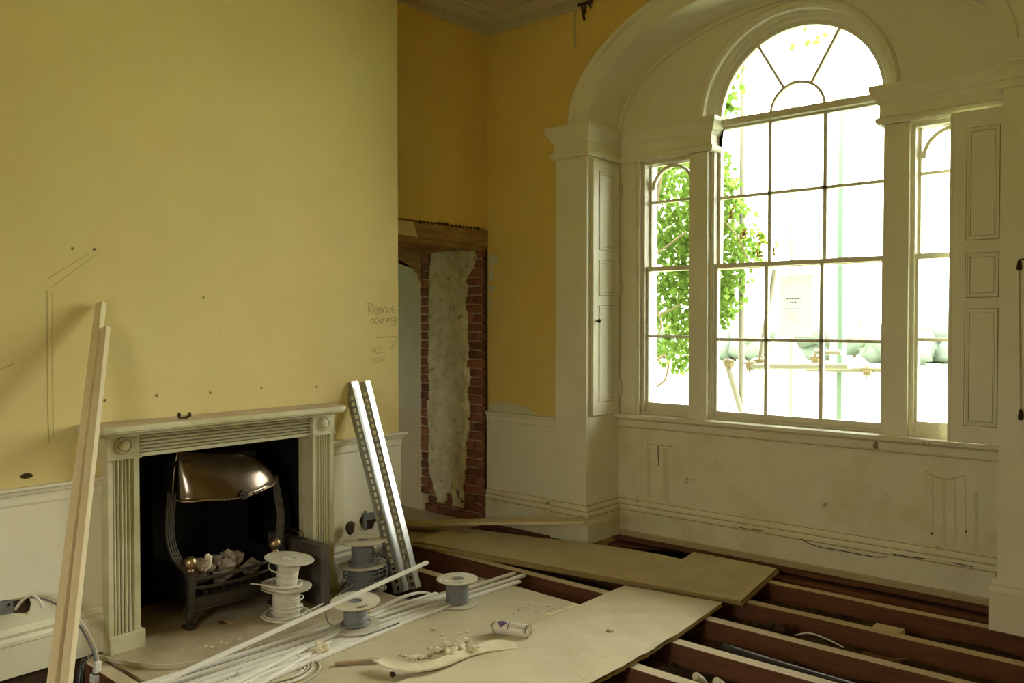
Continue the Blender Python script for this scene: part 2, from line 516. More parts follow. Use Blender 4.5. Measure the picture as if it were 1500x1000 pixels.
# chimney breast with the fireplace opening
bm = B()
box(bm, -5.3, XB, 1.22, 1.975, .006, ZC); box(bm, -5.3, XB, 3.045, 3.80, .006, ZC); box(bm, -5.3, XB, 1.975, 3.045, 0.985, ZC)
struct('wall_breast', bm, M['breast'])
bm = B(); box(bm, -5.3, XB - .004, 1.22, 3.80, ZB, -.121); box(bm, -5.3, XB - .004, 1.22, 1.795, -.121, .006); box(bm, -5.3, XB - .004, 3.362, 3.80, -.121, .006)
struct('wall_footing', bm, M['dirt'])
bm = B()
box(bm, -5.0, -4.80, 1.90, 3.12, 0, 1.3); box(bm, -5.0, -4.30, 1.93, 1.985, 0, 1.2); box(bm, -5.0, -4.30, 3.035, 3.10, 0, 1.2); box(bm, -5.0, -4.30, 1.93, 3.10, 1.0, 1.2)
struct('wall_firebox', bm, M['soot'])

# recess wall left of the chimney (out of frame) and right of it, with the broken-through doorway
bm = B()
box(bm, -4.9, XR, -0.9, 1.22, ZB, ZC)
struct('wall_left', bm, M['yellow'])
bm = B()
box(bm, -5.42, XR, 3.80, 5.12, 2.42, ZC); box(bm, -5.42, XR, 3.80, 3.98, ZB, 2.42)
struct('wall_recess', bm, M['yellow'])

# window wall, its elliptical niche arch
bm = B()
box(bm, -4.80, NX0, YW, YN + 0.1, ZB, ZC); box(bm, NX1, 1.2, YW, YN + 0.1, ZB, ZC)
n = 40
pts = [(NCX + NA * cos(pi * i / n), SPR + NB * sin(pi * i / n)) for i in range(n + 1)]
for i in range(n):
    a, b = pts[i], pts[i + 1]
    prism(bm, [(a[0], a[1]), (a[0], ZC), (b[0], ZC), (b[0], b[1])], 'y', YW, YN + 0.1)
wall_window = struct('wall_window', bm, M['yellow'])
# niche lining in cream paint: reveals and soffit
bm = B()
box(bm, NX0 - 0.01, NX0 + 0.004, YW + 0.001, YN + .01, 0.02, SPR); box(bm, NX1 - 0.004, NX1 + 0.01, YW + 0.001, YN + .01, 0.02, SPR)
arc_sweep(bm, (NCX, SPR), NA, NB, [(-0.004, 0), (-0.004, 0.41), (0.01, 0.41), (0.01, 0)], YW - 0.002, n=48)
struct('trim_1', bm, M['cream'], smooth=40)
# niche back wall with panel below the sill and lunette above
bm = B()
box(bm, NX0, NX1, YN, YN + 0.35, .012, 0.93); box(bm, NX0, NX1, YN + .03, YN + .35, ZB, .012)
struct('wall_niche', bm, M['cream_worn'])
bm = B()
R1 = 0.64
n = 48
for i in range(n):
    t0, t1 = pi * i / n, pi * (i + 1) / n
    def outp(t):
        k = min(1.45 / max(abs(cos(t)), 1e-6), 0.95 / max(sin(t), 1e-6))
        return (WCX + k * cos(t), WZ + k * max(sin(t), 0))
    a, b = (WCX + R1 * cos(t0), WZ + R1 * sin(t0)), (WCX + R1 * cos(t1), WZ + R1 * sin(t1))
    prism(bm, [a, outp(t0), outp(t1), b], 'y', YN, YN + 0.17)
struct('wall_lunette', bm, M['cream'])
# outer masonry beside the side lights, mullions and entablature blocks
bm = B()
box(bm, -4.8, -3.46, YN + .008, YN + 0.26, ZB, ZC); box(bm, -1.085, 1.2, YN + .008, YN + 0.18, ZB, ZC)
struct('wall_outer', bm, M['cream'])
bm = B(); box(bm, -4.8, 1.2, YN + .18, YN + .26, 3.84, ZC); box(bm, -4.9, -3.6, YN + .26, YN + .30, ZB, ZC); box(bm, -1.0, 1.2, YN + .18, YN + .26, ZB, ZC)
struct('wall_facade', bm, M['stone'])

# wall behind and right of the camera
bm = B(); box(bm, 0.55, 0.7, -0.8, 5.2, ZB, ZC)
struct('wall_right', bm, M['yellow'])
bm = B(); box(bm, -5.0, 0.7, -0.9, -0.75, ZB, ZC)
wb = struct('wall_back', bm, M['yellow'])
bm = B(); box(bm, -2.15, -1.45, -1.2, -.5, 1.0, 2.2); cut(wb, bm)  # unseen opening added behind the camera to let in fill daylight
bm = B(); rr_ = ((-2.15, -2.11), (-1.49, -1.45))
for a, b in rr_: box(bm, a, b, -.86, -.80, 1.0, 2.2)
for a, b in ((1.0, 1.05), (1.58, 1.62), (2.15, 2.2)): box(bm, -2.15, -1.45, -.855, -.805, a, b)
struct('fill_window', bm, M['white_wood'])

# the space beyond the doorway
bm = B()
box(bm, -7.3, -5.42, 5.085, 5.25, ZB, 3.0)
struct('wall_beyond_side', bm, M['skim'])
bm = B(); box(bm, -7.4, -7.3, 2.0, 5.2, ZB, 3.0); box(bm, -7.4, -6.4, 2.0, 2.1, ZB, 3.0); box(bm, -6.0, -5.3, 2.0, 2.1, ZB, 3.0); box(bm, -6.4, -6.0, 2.0, 2.1, ZB, 1.2); box(bm, -6.4, -6.0, 2.0, 2.1, 1.9, 3.0)  # gap in the end wall is added, unseen, to light the space beyond
struct('wall_beyond_end', bm, M['pale_plaster'])
bm = B(); box(bm, -7.4, -4.7, 2.0, 5.25, 2.9, 3.0)
struct('ceiling_beyond', bm, M['ceiling'])
bm = B()                                           # upper pale plaster with an uneven lower edge and arched top
lo = [(-6.3 + 0.04 * i, 0.885 + 0.012 * noise.noise((i * 0.7, 3, 1))) for i in range(23)]
hi = [(-5.42, 2.00), (-5.46, 2.07), (-5.52, 2.13), (-5.60, 2.18), (-5.72, 2.22), (-5.9, 2.25), (-6.3, 2.25)]
prism(bm, lo + hi, 'y', 5.078, 5.09)
struct('trim_2', bm, M['pale_plaster'])
bm = B()
prism(bm, [(-5.42, 2.00), (-5.46, 2.07), (-5.52, 2.13), (-5.60, 2.18), (-5.72, 2.22), (-5.9, 2.25), (-6.3, 2.25), (-6.3, 2.5), (-5.42, 2.5)], 'y', 5.06, 5.09)
struct('trim_3', bm, M['lintel'])
bm = B(); box(bm, -7.3, XR, 3.9, 5.08, -0.06, 0.0)
struct('floor_doorway', bm, M['hearth'])

# ------------------------------------------------------------------ brick door jamb
jamb = struct_root('wall_doorway_jamb')
bm = B(); box(bm, -5.415, XR - 0.006, 5.078, 5.2, -0.1, 2.30)
obj('mortar_core', bm, M['mortar'], jamb)
brick_meshes = {}
def brick_mesh(w, var):
    key = (w, var)
    if key not in brick_meshes:
        b = B(); box(b, -w / 2, w / 2, -0.02, 0.05, -0.0315, 0.0315)
        rr = random.Random(var * 13 + int(w * 1000))
        bmesh.ops.bevel(b, geom=b.edges[:], offset=0.004, segments=1, affect='EDGES')
        for v in b.verts: v.co += Vector((rr.uniform(-.003, .003), rr.uniform(-.003, .003), rr.uniform(-.003, .003)))
        o = obj('brick', b, M['brick'], jamb)
        brick_meshes[key] = (o.data, o)
        return o
    me, o0 = brick_meshes[key]
    o = o0.copy(); COL.objects.link(o)
    return o
rb = random.Random(3)
for c in range(30):
    z = 0.036 + c * 0.0752
    if z > 2.25: break
    if c < 4:
        row = [(-4.66 - 0.11, 0.215), (-4.66 - 0.335, 0.215), (-4.66 - 0.56, 0.215)] if c % 2 else [(-4.66 - 0.055, 0.103), (-4.66 - 0.222, 0.215), (-4.66 - 0.447, 0.215), (-5.29, 0.15)]
        if c >= 2: row.append((-5.365, 0.103))
    else:
        row = [(-4.66 - 0.11, 0.215)] if c % 2 else [(-4.66 - 0.055, 0.103), (-4.66 - 0.170, 0.103)]
        row.append((-5.365, 0.103) if c % 2 else (-5.34, 0.15))
        if c > 26: row += [(-5.24, 0.103)]
    for x, w in row:
        o = brick_mesh(w, rb.randrange(4))
        o.location = (x, 5.078 + rb.uniform(-0.004, 0.005), z + rb.uniform(-0.002, 0.002))
bm = B(); box(bm, XR - .030, XR + .003, 5.068, 5.0985, .0, 2.26)  # dark strip painting in the shadow gap between brick and wall
obj('jamb_shadow_gap', bm, M['leaf_dry'], jamb)
# remnant of rough plaster over the jamb
bm = B()
gx, gz = 40, 150
vv = {}
def edge_noise(z, k): return 0.05 * noise.noise((z * 2.3, k, 1.7)) + 0.035 * noise.noise((z * 8, k, 4.2))
for j in range(gz + 1):
    z = 0.10 + 2.16 * j / gz
    x0 = -5.315 + edge_noise(z, 2.0) * 0.45
    x1 = -4.845 + edge_noise(z, 9.0) * 1.0
    if z < 0.42: x0 += 0.10 * (0.42 - z) / 0.32; x1 -= 0.02
    if z > 1.9: x0 += 0.05 * (z - 1.9) / 0.3
    if z > 2.0: x1 += 0.08 * min(1, (z - 2.0) / 0.1)
    for i in range(gx + 1):
        x = x0 + (x1 - x0) * i / gx
        e = min(i, gx - i) / 3.0
        d = 0.018 * min(1, e) + 0.010 * noise.noise((x * 9, z * 9, 0)) + 0.012 * noise.noise((x * 24, z * 24, 5)) + 0.006 * noise.noise((x * 55, z * 55, 2)) - (.014 if abs(noise.noise((x * 7, z * 7, 21))) < .045 else 0)
        vv[i, j] = bm.verts.new((x, 5.066 - d, z))
for j in range(gz):
    z = 0.10 + 2.16 * j / gz
    for i in range(gx):
        if z < 0.30 and noise.noise((i * 0.13, z * 9, 7.7)) > 0.16 + (z - 0.1) * 1.6: continue
        bm.faces.new((vv[i, j], vv[i + 1, j], vv[i + 1, j + 1], vv[i, j + 1]))
loose = [v for v in bm.verts if not v.link_faces]
bmesh.ops.delete(bm, geom=loose, context='VERTS')
ext = bmesh.ops.solidify(bm, geom=bm.faces[:], thickness=-0.012)
o = obj('plaster_remnant', bm, M['rough_plaster'], jamb, smooth=True)

lint = struct_root('trim_4')
bm = B(); box(bm, -4.83, XR + 0.012, 4.02, 4.98, 2.285, 2.412); bevel_all(bm, 0.006)
obj('lintel_timber', bm, M['lintel'], lint)
bm = B(); box(bm, -4.83, XR + 0.018, 4.975, 5.092, 2.262, 2.405); bevel_all(bm, 0.006)
obj('lintel_timber', bm, M['lintel'], lint)
bm = B(); box(bm, -5.10, -4.84, 3.98, 5.08, 2.262, 2.40); bevel_all(bm, 0.006)
obj('lintel_timber', bm, M['lintel'], lint)
bm = B(); box(bm, -5.40, -5.11, 3.98, 5.08, 2.255, 2.40); bevel_all(bm, 0.006)
obj('lintel_timber', bm, M['lintel'], lint)
bm = B(); box(bm, -4.80, XR + 0.004, 4.02, 5.07, 2.245, 2.283)
obj('soffit_board', bm, M['lintel'], lint)
bm = B(); prism(bm, [(4.10, 2.30), (4.31, 2.29), (4.26, 2.40), (4.10, 2.405)], 'x', XR + 0.010, XR + 0.020)
obj('plaster_patch', bm, M['skim'], lint)
bm = B()
for k in range(16):
    y = 4.34 + k * 0.042 + random.uniform(-.01, .01)
    lump(bm, (XR + 0.012, y, 2.412 + random.uniform(-.006, .006)), random.uniform(.008, .018), k, 1)
o = obj('broken_edge', bm, M['leaf_dry'], lint); o['kind'] = 'stuff'

# ------------------------------------------------------------------ wainscot, dado rails, skirtings, cornice, archivolt
def dado(dz): return [(0, .795 + dz), (.012, .795 + dz), (.017, .806 + dz), (.017, .846 + dz), (.030, .851 + dz), (.036, .866 + dz), (.046, .874 + dz), (.046, .886 + dz), (0, .886 + dz)]
def skirt(h): return [(0, .012), (.03, .012), (.03, h - .078), (.034, h - .074), (.034, h - .058), (.022, h - .042), (.027, h - .026), (.016, h - .004), (.012, h), (0, h)]
PANEL = lambda z0, z1: [(0, z0), (.012, z0), (.012, z1), (0, z1)]

bm = B(); sweep(bm, [(XB, 1.22), (XB, 1.828)], PANEL(.10, .80), left=False)
wl = struct('trim_5', bm, M['cream'])
bm = B()
P4 = [at(-14, 884, x=-4.28), at(4, 879, x=-4.28), at(20, 877, x=-4.28), at(42, 872, x=-4.28), at(46, 884, x=-4.28), at(44, 893, x=-4.28), at(40, 900, x=-4.28), at(18, 898, x=-4.28), at(-14, 905, x=-4.28)]
prism(bm, [(p.y, p.z) for p in P4], 'x', -4.35, -4.2)
cut(wl, bm)
bm = B(); sweep(bm, [(XB, 1.22), (XB, 1.826)], dado(0), left=False); struct('trim_6', bm, M['cream'])
bm = B(); sweep(bm, [(XB, 1.22), (XB, 1.824)], skirt(.236), left=False); struct('baseboard_left', bm, M['cream'])
pr = [(XB, 3.186), (XB, 3.80), (XR, 3.80)]
bm = B(); sweep(bm, pr, PANEL(.10, .82), left=False); wr = struct('trim_7', bm, M['cream'])
bm = B()
P5 = [at(u, v, x=-4.27) for u, v in [(527, 762), (533, 752), (550, 750), (562, 748), (566, 760), (560, 764), (552, 764), (548, 774), (535, 778), (530, 772)]]
prism(bm, [(p.y, p.z) for p in P5], 'x', -4.35, -4.2); cut(wr, bm)
bm = B(); sweep(bm, pr, dado(.027), left=False); struct('trim_8', bm, M['cream'])
bm = B(); sweep(bm, pr, skirt(.236), left=False); bs = struct('baseboard_breast', bm, M['cream'])
bm = B(); box(bm, -4.40, -4.2, 3.54, 3.66, -0.02, 0.15); cut(bs, bm)

# window-wall wainscot left of the niche, the pilasters and the skirting round the niche
bm = B(); box(bm, XR, -3.93, YW - .012, YW + .01, .10, .86); struct('trim_9', bm, M['cream'])
bm = B(); sweep(bm, [(XR, YW), (-3.93, YW)], [(0, .845), (.012, .845), (.018, .855), (.018, .895), (.028, .905), (.034, .925), (0, .930)], left=False); struct('trim_10', bm, M['cream'])
bm = B(); box(bm, -3.93, NX0 + .002, YW - .03, YW + .02, .012, 2.90); struct('trim_11', bm, M['cream'])
bm = B(); box(bm, NX1 - .002, -0.60, YW - .03, YW + .02, .012, 2.90); struct('trim_12', bm, M['cream'])
NP = [(XR, YW), (-3.93, YW), (-3.93, YW - .03), (NX0 + .004, YW - .03), (NX0 + .004, YN), (NX1 - .004, YN), (NX1 - .004, YW - .03), (-.60, YW - .03), (-.60, YW), (.95, YW)]
bm = B(); sweep(bm, NP, skirt(.290), left=False); struct('baseboard_window', bm, M['cream_worn'])
bm = B()                                           # old quadrant and paint line left along the bottom of the skirting
sweep(bm, NP[4:6], [(.03, .012), (.040, .012), (.040, .045), (.03, .055)], left=False)
struct('trim_13', bm, M['stain'])
bm = B()                                           # grime settled in the quirks of the skirting and apron mouldings
for z0, z1, d0, d1 in ((.243, .254, .018, .0235), (.206, .213, .028, .0312), (.286, .2925, .008, .0135)):
    sweep(bm, NP[:7], [(d0, z0), (d1, z0), (d1, z1), (d0, z1)], left=False)
sweep(bm, NP[4:6], [(.010, .846), (.0135, .846), (.0135, .851), (.010, .851)], left=False)
obj('moulding_grime', bm, M['stain'], bpy.data.objects['baseboard_window'])
imp = [(0, 2.885), (.02, 2.885), (.030, 2.90), (.030, 2.921), (.010, 2.931), (.010, 3.0), (.028, 3.018), (.028, 3.03), (.048, 3.06), (.062, 3.09), (.062, 3.12), (0, 3.12)]
bm = B(); sweep(bm, [(-3.93, YW + .02), (-3.93, YW - .03), (NX0 + .004, YW - .03), (NX0 + .004, YN), (-2.865, YN), (-2.865, YN + .12)], imp, left=False); struct('trim_14', bm, M['cream'])
bm = B(); sweep(bm, [(-1.693, YN + .12), (-1.693, YN), (NX1 - .004, YN), (NX1 - .004, YW - .03), (-.60, YW - .03), (-.60, YW + .02)], imp, left=False); struct('trim_15', bm, M['cream'])
bm = B()
box(bm, NX0, -2.865, YN, YN + .172, 2.88, 3.12); box(bm, -1.693, NX1, YN, YN + .172, 2.88, 3.12)
struct('trim_16', bm, M['cream'])
bm = B()                                           # moulded band round the big niche arch
arc_sweep(bm, (NCX, SPR), NA, NB, [(-.004, .02), (-.004, -.03), (.06, -.03), (.068, -.018), (.125, -.018), (.135, -.034), (.17, -.04), (.19, -.022), (.19, .02)], YW, n=72)
struct('trim_17', bm, M['cream'], smooth=35)
bm = B()                                           # bead at the back of the niche arch
arc_sweep(bm, (NCX, SPR), NA - .03, NB - .03, [(0, 0), (0, -.02), (.03, -.03), (.03, 0)], YN, n=72)
struct('trim_18', bm, M['cream'], smooth=35)

cpath = [(XB, 1.22), (XB, 3.80), (XR, 3.80), (XR, YW), (-3.62, YW)]
bm = B(); sweep(bm, cpath, [(0, 3.985), (.012, 3.985), (.020, 3.995), (.020, 4.015), (.012, 4.02), (.03, 4.03), (.06, 4.045), (.10, 4.075), (.125, 4.10), (.14, 4.10), (.15, 4.115), (.20, 4.125), (.215, 4.135), (.215, 4.16), (0, 4.16)], left=False)
cor = struct('trim_19', bm, M['cornice'])
bm = B()                                           # enriched band: a row of small moulded eggs along the cove
for k in range(36):
    lump(bm, (XR + .055, 3.83 + k * .036, 4.035), .013, k, 1, .2, (.8, 1, 1.4))
for k in range(28):
    lump(bm, (XR + .05 + k * .036, YW - .055, 4.035), .013, k, 1, .2, (1, .8, 1.4))
for k in range(24):
    lump(bm, (XR + .125, 3.83 + k * .052, 4.095), .017, k, 1, .2, (.8, 1, .8))
for k in range(18):
    lump(bm, (XR + .13 + k * .052, YW - .125, 4.095), .017, k, 1, .2, (1, .8, .8))
o = obj('egg_ornament', bm, M['cornice'], cor); o['kind'] = 'stuff'

# bare plaster patches beside the doorway and over the dado
bm = B()
def blob(bm, cy, plane, pts, th):
    prism(bm, pts, plane, cy, cy + th)
pp = [at(u, v, y=YW) for u, v in [(718, 588), (740, 587), (757, 592), (770, 596), (778, 600), (790, 607), (770, 606), (718, 603)]]
blob(bm, YW - .004, 'y', [(p.x, p.z) for p in pp], .01)
for l in ([(717, 372), (730, 374), (728, 386), (717, 390)], [(717, 391), (723, 396), (721, 410), (717, 414)], [(717, 418), (727, 420), (720, 429), (717, 431)], [(717, 436), (722, 440), (718, 455), (717, 455)]):
    pp = [at(u, v, y=YW) for u, v in l]
    blob(bm, YW - .003, 'y', [(p.x, p.z) for p in pp], .01)
obj('plaster_patch', bm, M['pale_plaster'], wall_window)

# ------------------------------------------------------------------ the three-light window
def sash_bar(bm, a, b, w=.02, h=.03): bar(bm, a, b, w, h, up=(0, 1, 0) if abs(b[2] - a[2]) > abs(b[0] - a[0]) else (0, 1, 0))

def rect_frame(bm, x0, x1, z0, z1, wl, wr, wb, wt, y0, y1):
    box(bm, x0, x0 + wl, y0, y1, z0, z1); box(bm, x1 - wr, x1, y0, y1, z0, z1)
    box(bm, x0 + wl, x1 - wr, y0, y1, z0, z0 + wb); box(bm, x0 + wl, x1 - wr, y0, y1, z1 - wt, z1)

def pane(x0, x1, z0, z1, y, parent):
    bm = B(); box(bm, x0 - .004, x1 + .004, y - .0015, y + .0015, z0 - .004, z1 + .004)
    return obj('pane', bm, M['glass'], parent)

W1 = struct_root('window_1')
# frame: mullions with stepped linings
bm = B()
for x0, x1 in ((-3.03, -2.887), (-1.668, -1.528)):
    box(bm, x0, x1, YN, YN + .175, .93, 2.90)
    box(bm, x0 - .018, x1 + .018, YN + .045, YN + .168, .93, 2.90)
obj('mullion', bm, M['cream'], W1)
bm = B()                                           # sash box linings of the centre light
box(bm, -2.887, -2.862, YN + .055, YN + .10, .93, 3.10); box(bm, -1.695, -1.668, YN + .055, YN + .10, .93, 3.10)
obj('staff_bead', bm, M['white_wood'], W1)
bm = B(); sweep(bm, [(NX0, YN), (NX1, YN)], [(-.12, .905), (.0, .905), (.0, .85), (.012, .85), (.018, .862), (.018, .905), (.05, .915), (.066, .925), (.066, .948), (.05, .953), (-.12, .956)], left=False)
obj('window_sill', bm, M['cream_worn'], W1)
bm = B(); box(bm, NX0, NX1, YN + .06, YN + .34, .90, .972)
obj('window_sill', bm, M['white_wood'], W1)
# moulded casing round the fanlight
bm = B()
arc_sweep(bm, (WCX, WZ), R1, R1, [(-.03, .15), (-.03, .045), (-.006, .038), (-.006, -.02), (.012, -.032), (.040, -.030), (.056, -.014), (.056, .02), (0, .02), (0, .15)], YN, n=64)
arc_sweep(bm, (WCX, WZ), .585, .585, [(0, .16), (0, .09), (.012, .075), (.03, .07), (.03, .16)], YN, n=64)
obj('arch_casing', bm, M['cream'], W1, smooth=35)
bm = B(); box(bm, -2.885, -1.67, YN + .075, YN + .18, 3.062, 3.112); bevel_all(bm, .012, 2)
obj('transom', bm, M['white_wood'], W1)
# fanlight
fan = None
bm = B()
yb0 = YN + .11
arc_sweep(bm, (WCX, WZ), .560, .560, [(0, 0), (.028, 0), (.028, .04), (0, .04)], yb0, n=64)
arc_sweep(bm, (WCX, WZ), .178, .178, [(0, 0), (.018, 0), (.018, .035), (0, .035)], yb0, n=32)
for an in (60, 120):
    a = radians(an)
    bar(bm, (WCX + .19 * cos(a), yb0 + .017, WZ + .19 * sin(a)), (WCX + .57 * cos(a), yb0 + .017, WZ + .57 * sin(a)), .018, .034, up=(0, 1, 0))
fan = obj('fanlight_sash', bm, M['white_wood'], W1, smooth=35)
def pie(r0, r1, a0, a1, parent):
    bm = B(); k = 14
    out = [(WCX + r1 * cos(radians(a0 + (a1 - a0) * i / k)), WZ + r1 * sin(radians(a0 + (a1 - a0) * i / k))) for i in range(k + 1)]
    inn = [(WCX + r0 * cos(radians(a1 - (a1 - a0) * i / k)), WZ + r0 * sin(radians(a1 - (a1 - a0) * i / k))) for i in range(k + 1)] if r0 > 0 else []
    prism(bm, out + inn, 'y', yb0 + .018, yb0 + .021)
    return obj('pane', bm, M['glass'], parent)
pie(0, .180, 0, 180, fan)
for a0, a1 in ((0, 60), (60, 120), (120, 180)): pie(.192, .562, a0, a1, fan)
# centre sashes
VX = (-2.478, -2.092)
def centre_sash(name, z0, z1, zm, y, wb, wt):
    bm = B()
    rect_frame(bm, -2.878, -1.678, z0, z1, .030, .030, wb, wt, y, y + .042)
    for x in VX: box(bm, x - .012, x + .012, y + .004, y + .036, z0 + wb, z1 - wt)
    box(bm, -2.848, -1.708, y + .004, y + .036, zm - .010, zm + .010)
    s = obj(name, bm, M['white_wood'], W1)
    xs = [-2.848, VX[0] - .010, VX[0] + .010, VX[1] - .010, VX[1] + .010, -1.708]
    for a, b in ((z0 + wb, zm - .010), (zm + .010, z1 - wt)):
        for i in range(3): pane(xs[2 * i], xs[2 * i + 1], a, b, y + .02, s)
    return s
centre_sash('upper_sash', 2.040, 3.070, 2.557, YN + .125, .032, .022)
low = centre_sash('lower_sash', .972, 2.078, 1.532, YN + .080, .040, .032)

def side_light(name, x0, x1, gx0, gx1):
    W = struct_root(name)
    bm = B()                                       # stepped jamb linings
    xa, xb = x0, x1
    rect_frame(bm, xa - .02, xb + .02, .93, 2.885, .042, .042, .04, .03, YN + .05, YN + .165)
    obj('jamb_lining', bm, M['white_wood'], W)
    xm = (gx0 + gx1) / 2; r = (gx1 - gx0) / 2
    for nm, z0, z1, zm, y, wb, wt in (('upper_sash', 2.046, 2.872, 2.577, YN + .125, .032, .018), ('lower_sash', .972, 2.080, 1.548, YN + .082, .068, .034)):
        bm = B()
        rect_frame(bm, gx0 - .03, gx1 + .03, z0, z1, .03, .03, wb, wt, y, y + .042)
        box(bm, gx0, gx1, y + .004, y + .036, zm - .009, zm + .009)
        if nm == 'upper_sash':
            zs = z1 - wt - r
            arc_sweep(bm, (xm, zs), r - .022, r - .022, [(0, 0), (.022, 0), (.022, .032), (0, .032)], y + .004, n=28)
        s = obj(nm, bm, M['white_wood'], W, smooth=35)
        for a, b in ((z0 + wb, zm - .009), (zm + .009, z1 - wt)): pane(gx0, gx1, a, b, y + .02, s)
    return W
W2 = side_light('window_2', -3.46, -3.03, -3.425, -3.068)
W3 = side_light('window_3', -1.528, -1.085, -1.492, -1.125)
bm = B(); box(bm, NX0 + .004, -3.484, YN - .004, YN + .06, .955, 2.885); box(bm, -3.484, -3.462, YN + .012, YN + .06, .955, 2.885)
obj('side_casing', bm, M['cream'], W2)
bm = B(); box(bm, -1.078, NX1 - .004, YN - .004, YN + .06, .955, 2.885)
obj('side_casing', bm, M['cream'], W3)
bm = B(); tube(bm, [(-1.36, YN + .075, 1.0), (-1.36, YN + .055, 1.004), (-1.36, YN + .055, 1.025)], .006)
obj('sash_lift', bm, M['white_wood'], W3)

# ------------------------------------------------------------------ shutters
def panel_mould(bm, a0, a1, z0, z1, put):
    """four thin mitred strips round a sunk panel; put(a, d, z) makes the point"""
    for q in range(2):
        o0, o1, d0, d1 = (.000, .010, .002, .006) if q == 0 else (.014, .020, .001, .005)
        ring = []
        for o_, d in ((o0, -.001), (o0, d1), (o1, d1), (o1, -.001)):
            ring.append([bm.verts.new(put(x, d, z)) for x, z in ((a0 + o_, z0 + o_), (a1 - o_, z0 + o_), (a1 - o_, z1 - o_), (a0 + o_, z1 - o_))])
        for A, C in zip(ring, ring[1:] + ring[:1]):
            for k in range(4): bm.faces.new((A[k], A[(k + 1) % 4], C[(k + 1) % 4], C[k]))

def panel_joint(bm, a0, a1, z0, z1, put):
    """the dark hairline where a panel moulding meets the leaf"""
    for o_, w_ in ((-.004, .004), (.021, .0025)):
        O = [bm.verts.new(put(x, .0006, z)) for x, z in ((a0 + o_, z0 + o_), (a1 - o_, z0 + o_), (a1 - o_, z1 - o_), (a0 + o_, z1 - o_))]
        o2 = o_ + w_
        I = [bm.verts.new(put(x, .0006, z)) for x, z in ((a0 + o2, z0 + o2), (a1 - o2, z0 + o2), (a1 - o2, z1 - o2), (a0 + o2, z1 - o2))]
        for k in range(4): bm.faces.new((O[k], O[(k + 1) % 4], I[(k + 1) % 4], I[k]))

sh = thing('window_shutter', 'cream panelled shutter with a dark knob, folded into the reveal left of the window', 'shutter', (NX0 + .02, 5.3, .95))
xs = NX0 + .004
bm = B(); box(bm, xs, xs + .022, 5.118, 5.468, .955, 2.865); bevel_all(bm, .003)
obj('leaf', bm, M['cream'], sh)
for z0, z1 in ((2.20, 2.78), (1.86, 2.12), (1.06, 1.78)):
    bm = B(); panel_mould(bm, 5.195, 5.405, z0, z1, lambda a, d, z: (xs + .022 + d, a, z))
    obj('panel_moulding', bm, M['cream'], sh)
    bm = B(); panel_joint(bm, 5.195, 5.405, z0, z1, lambda a, d, z: (xs + .022 + d, a, z)); o = obj('panel_joint', bm, M['joint'], sh); o['kind'] = 'stuff'
bm = B(); lathe(bm, [(.006, 0), (.006, .012), (.014, .018), (.016, .026), (.010, .034), (0, .036)], (xs + .022, 5.165, 1.665), 14, 'x')
obj('knob', bm, M['bronze'], sh, smooth=True)
for z in (1.15, 1.93, 2.68):
    bm = B(); tube(bm, [(xs + .026, 5.474, z - .05), (xs + .026, 5.474, z + .05)], .008)
    obj('hinge', bm, M['cream_worn'], sh)

sh2 = thing('window_shutter', 'cream three-panel shutter leaf swung across the right-hand side light', 'shutter', (-1.1, 5.42, .95))
y2 = 5.405
bm = B(); box(bm, -1.262, -.955, y2, y2 + .035, .955, 2.872); bevel_all(bm, .004)
obj('leaf', bm, M['cream'], sh2)
bm = B(); box(bm, -1.280, -1.262, y2 + .006, y2 + .070, .955, 2.872); bevel_all(bm, .003)
obj('folded_leaf_edge', bm, M['cream'], sh2)
for z0, z1 in ((2.13, 2.77), (1.80, 2.05), (1.06, 1.73)):
    bm = B(); panel_mould(bm, -1.188, -1.022, z0, z1, lambda a, d, z: (a, y2 - d, z))
    obj('panel_moulding', bm, M['cream'], sh2)
    bm = B(); panel_joint(bm, -1.188, -1.022, z0, z1, lambda a, d, z: (a, y2 - d, z)); o = obj('panel_joint', bm, M['joint'], sh2); o['kind'] = 'stuff'
# cord pulls at the edge of the right pilaster
cp = thing('blind_cord', 'dark cord with two acorn pulls hanging at the right window pilaster', 'blind cord', (-.935, 5.05, 1.0))
pa, pb = at(1493, 388, y=5.05), at(1495, 607, y=5.05)
bm = B(); tube(bm, [pa + Vector((0, 0, .03)), pb], .0025, 6)
obj('cord', bm, M['stick'], cp)
for p in (pa, pb):
    bm = B(); lathe(bm, [(.003, .03), (.008, .018), (.013, -.012), (.011, -.026), (.004, -.03)], p, 12)
    obj('acorn_pull', bm, M['bronze'], cp, smooth=True)
bm = B(); bar(bm, pa + Vector((0, 0, .028)), pa + Vector((.03, .02, .034)), .006, .006)
obj('hook', bm, M['bronze'], cp)

# ------------------------------------------------------------------ joists, wall plate, boards and hearth
def joist(y, x0, x1, w=.075, h=.20, top=0.0, sag=0.0):
    bm = B()
    k = 10
    prev = None
    rr = random.Random(int(y * 100))
    for i in range(k + 1):
        x = x0 + (x1 - x0) * i / k
        dy, dz = rr.uniform(-.003, .003), rr.uniform(-.002, .002)
        ring = [bm.verts.new((x, y + dy + s * w / 2, top + dz + zz)) for s, zz in ((-1, -h), (1, -h), (1, -.004), (.9, 0), (-.9, 0), (-1, -.004))]
        if prev:
            for j in range(6):
                f = bm.faces.new((prev[j], prev[(j + 1) % 6], ring[(j + 1) % 6], ring[j]))
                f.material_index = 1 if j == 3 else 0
        else:
            bm.faces.new(ring[::-1])
        prev = ring
    bm.faces.new(prev)
    return bm
JY = [5.118, 4.672, 4.250, 3.832, 3.425, 3.005, 2.585, 2.165, 1.745, 1.325]
fj = struct_root('floor_joists')
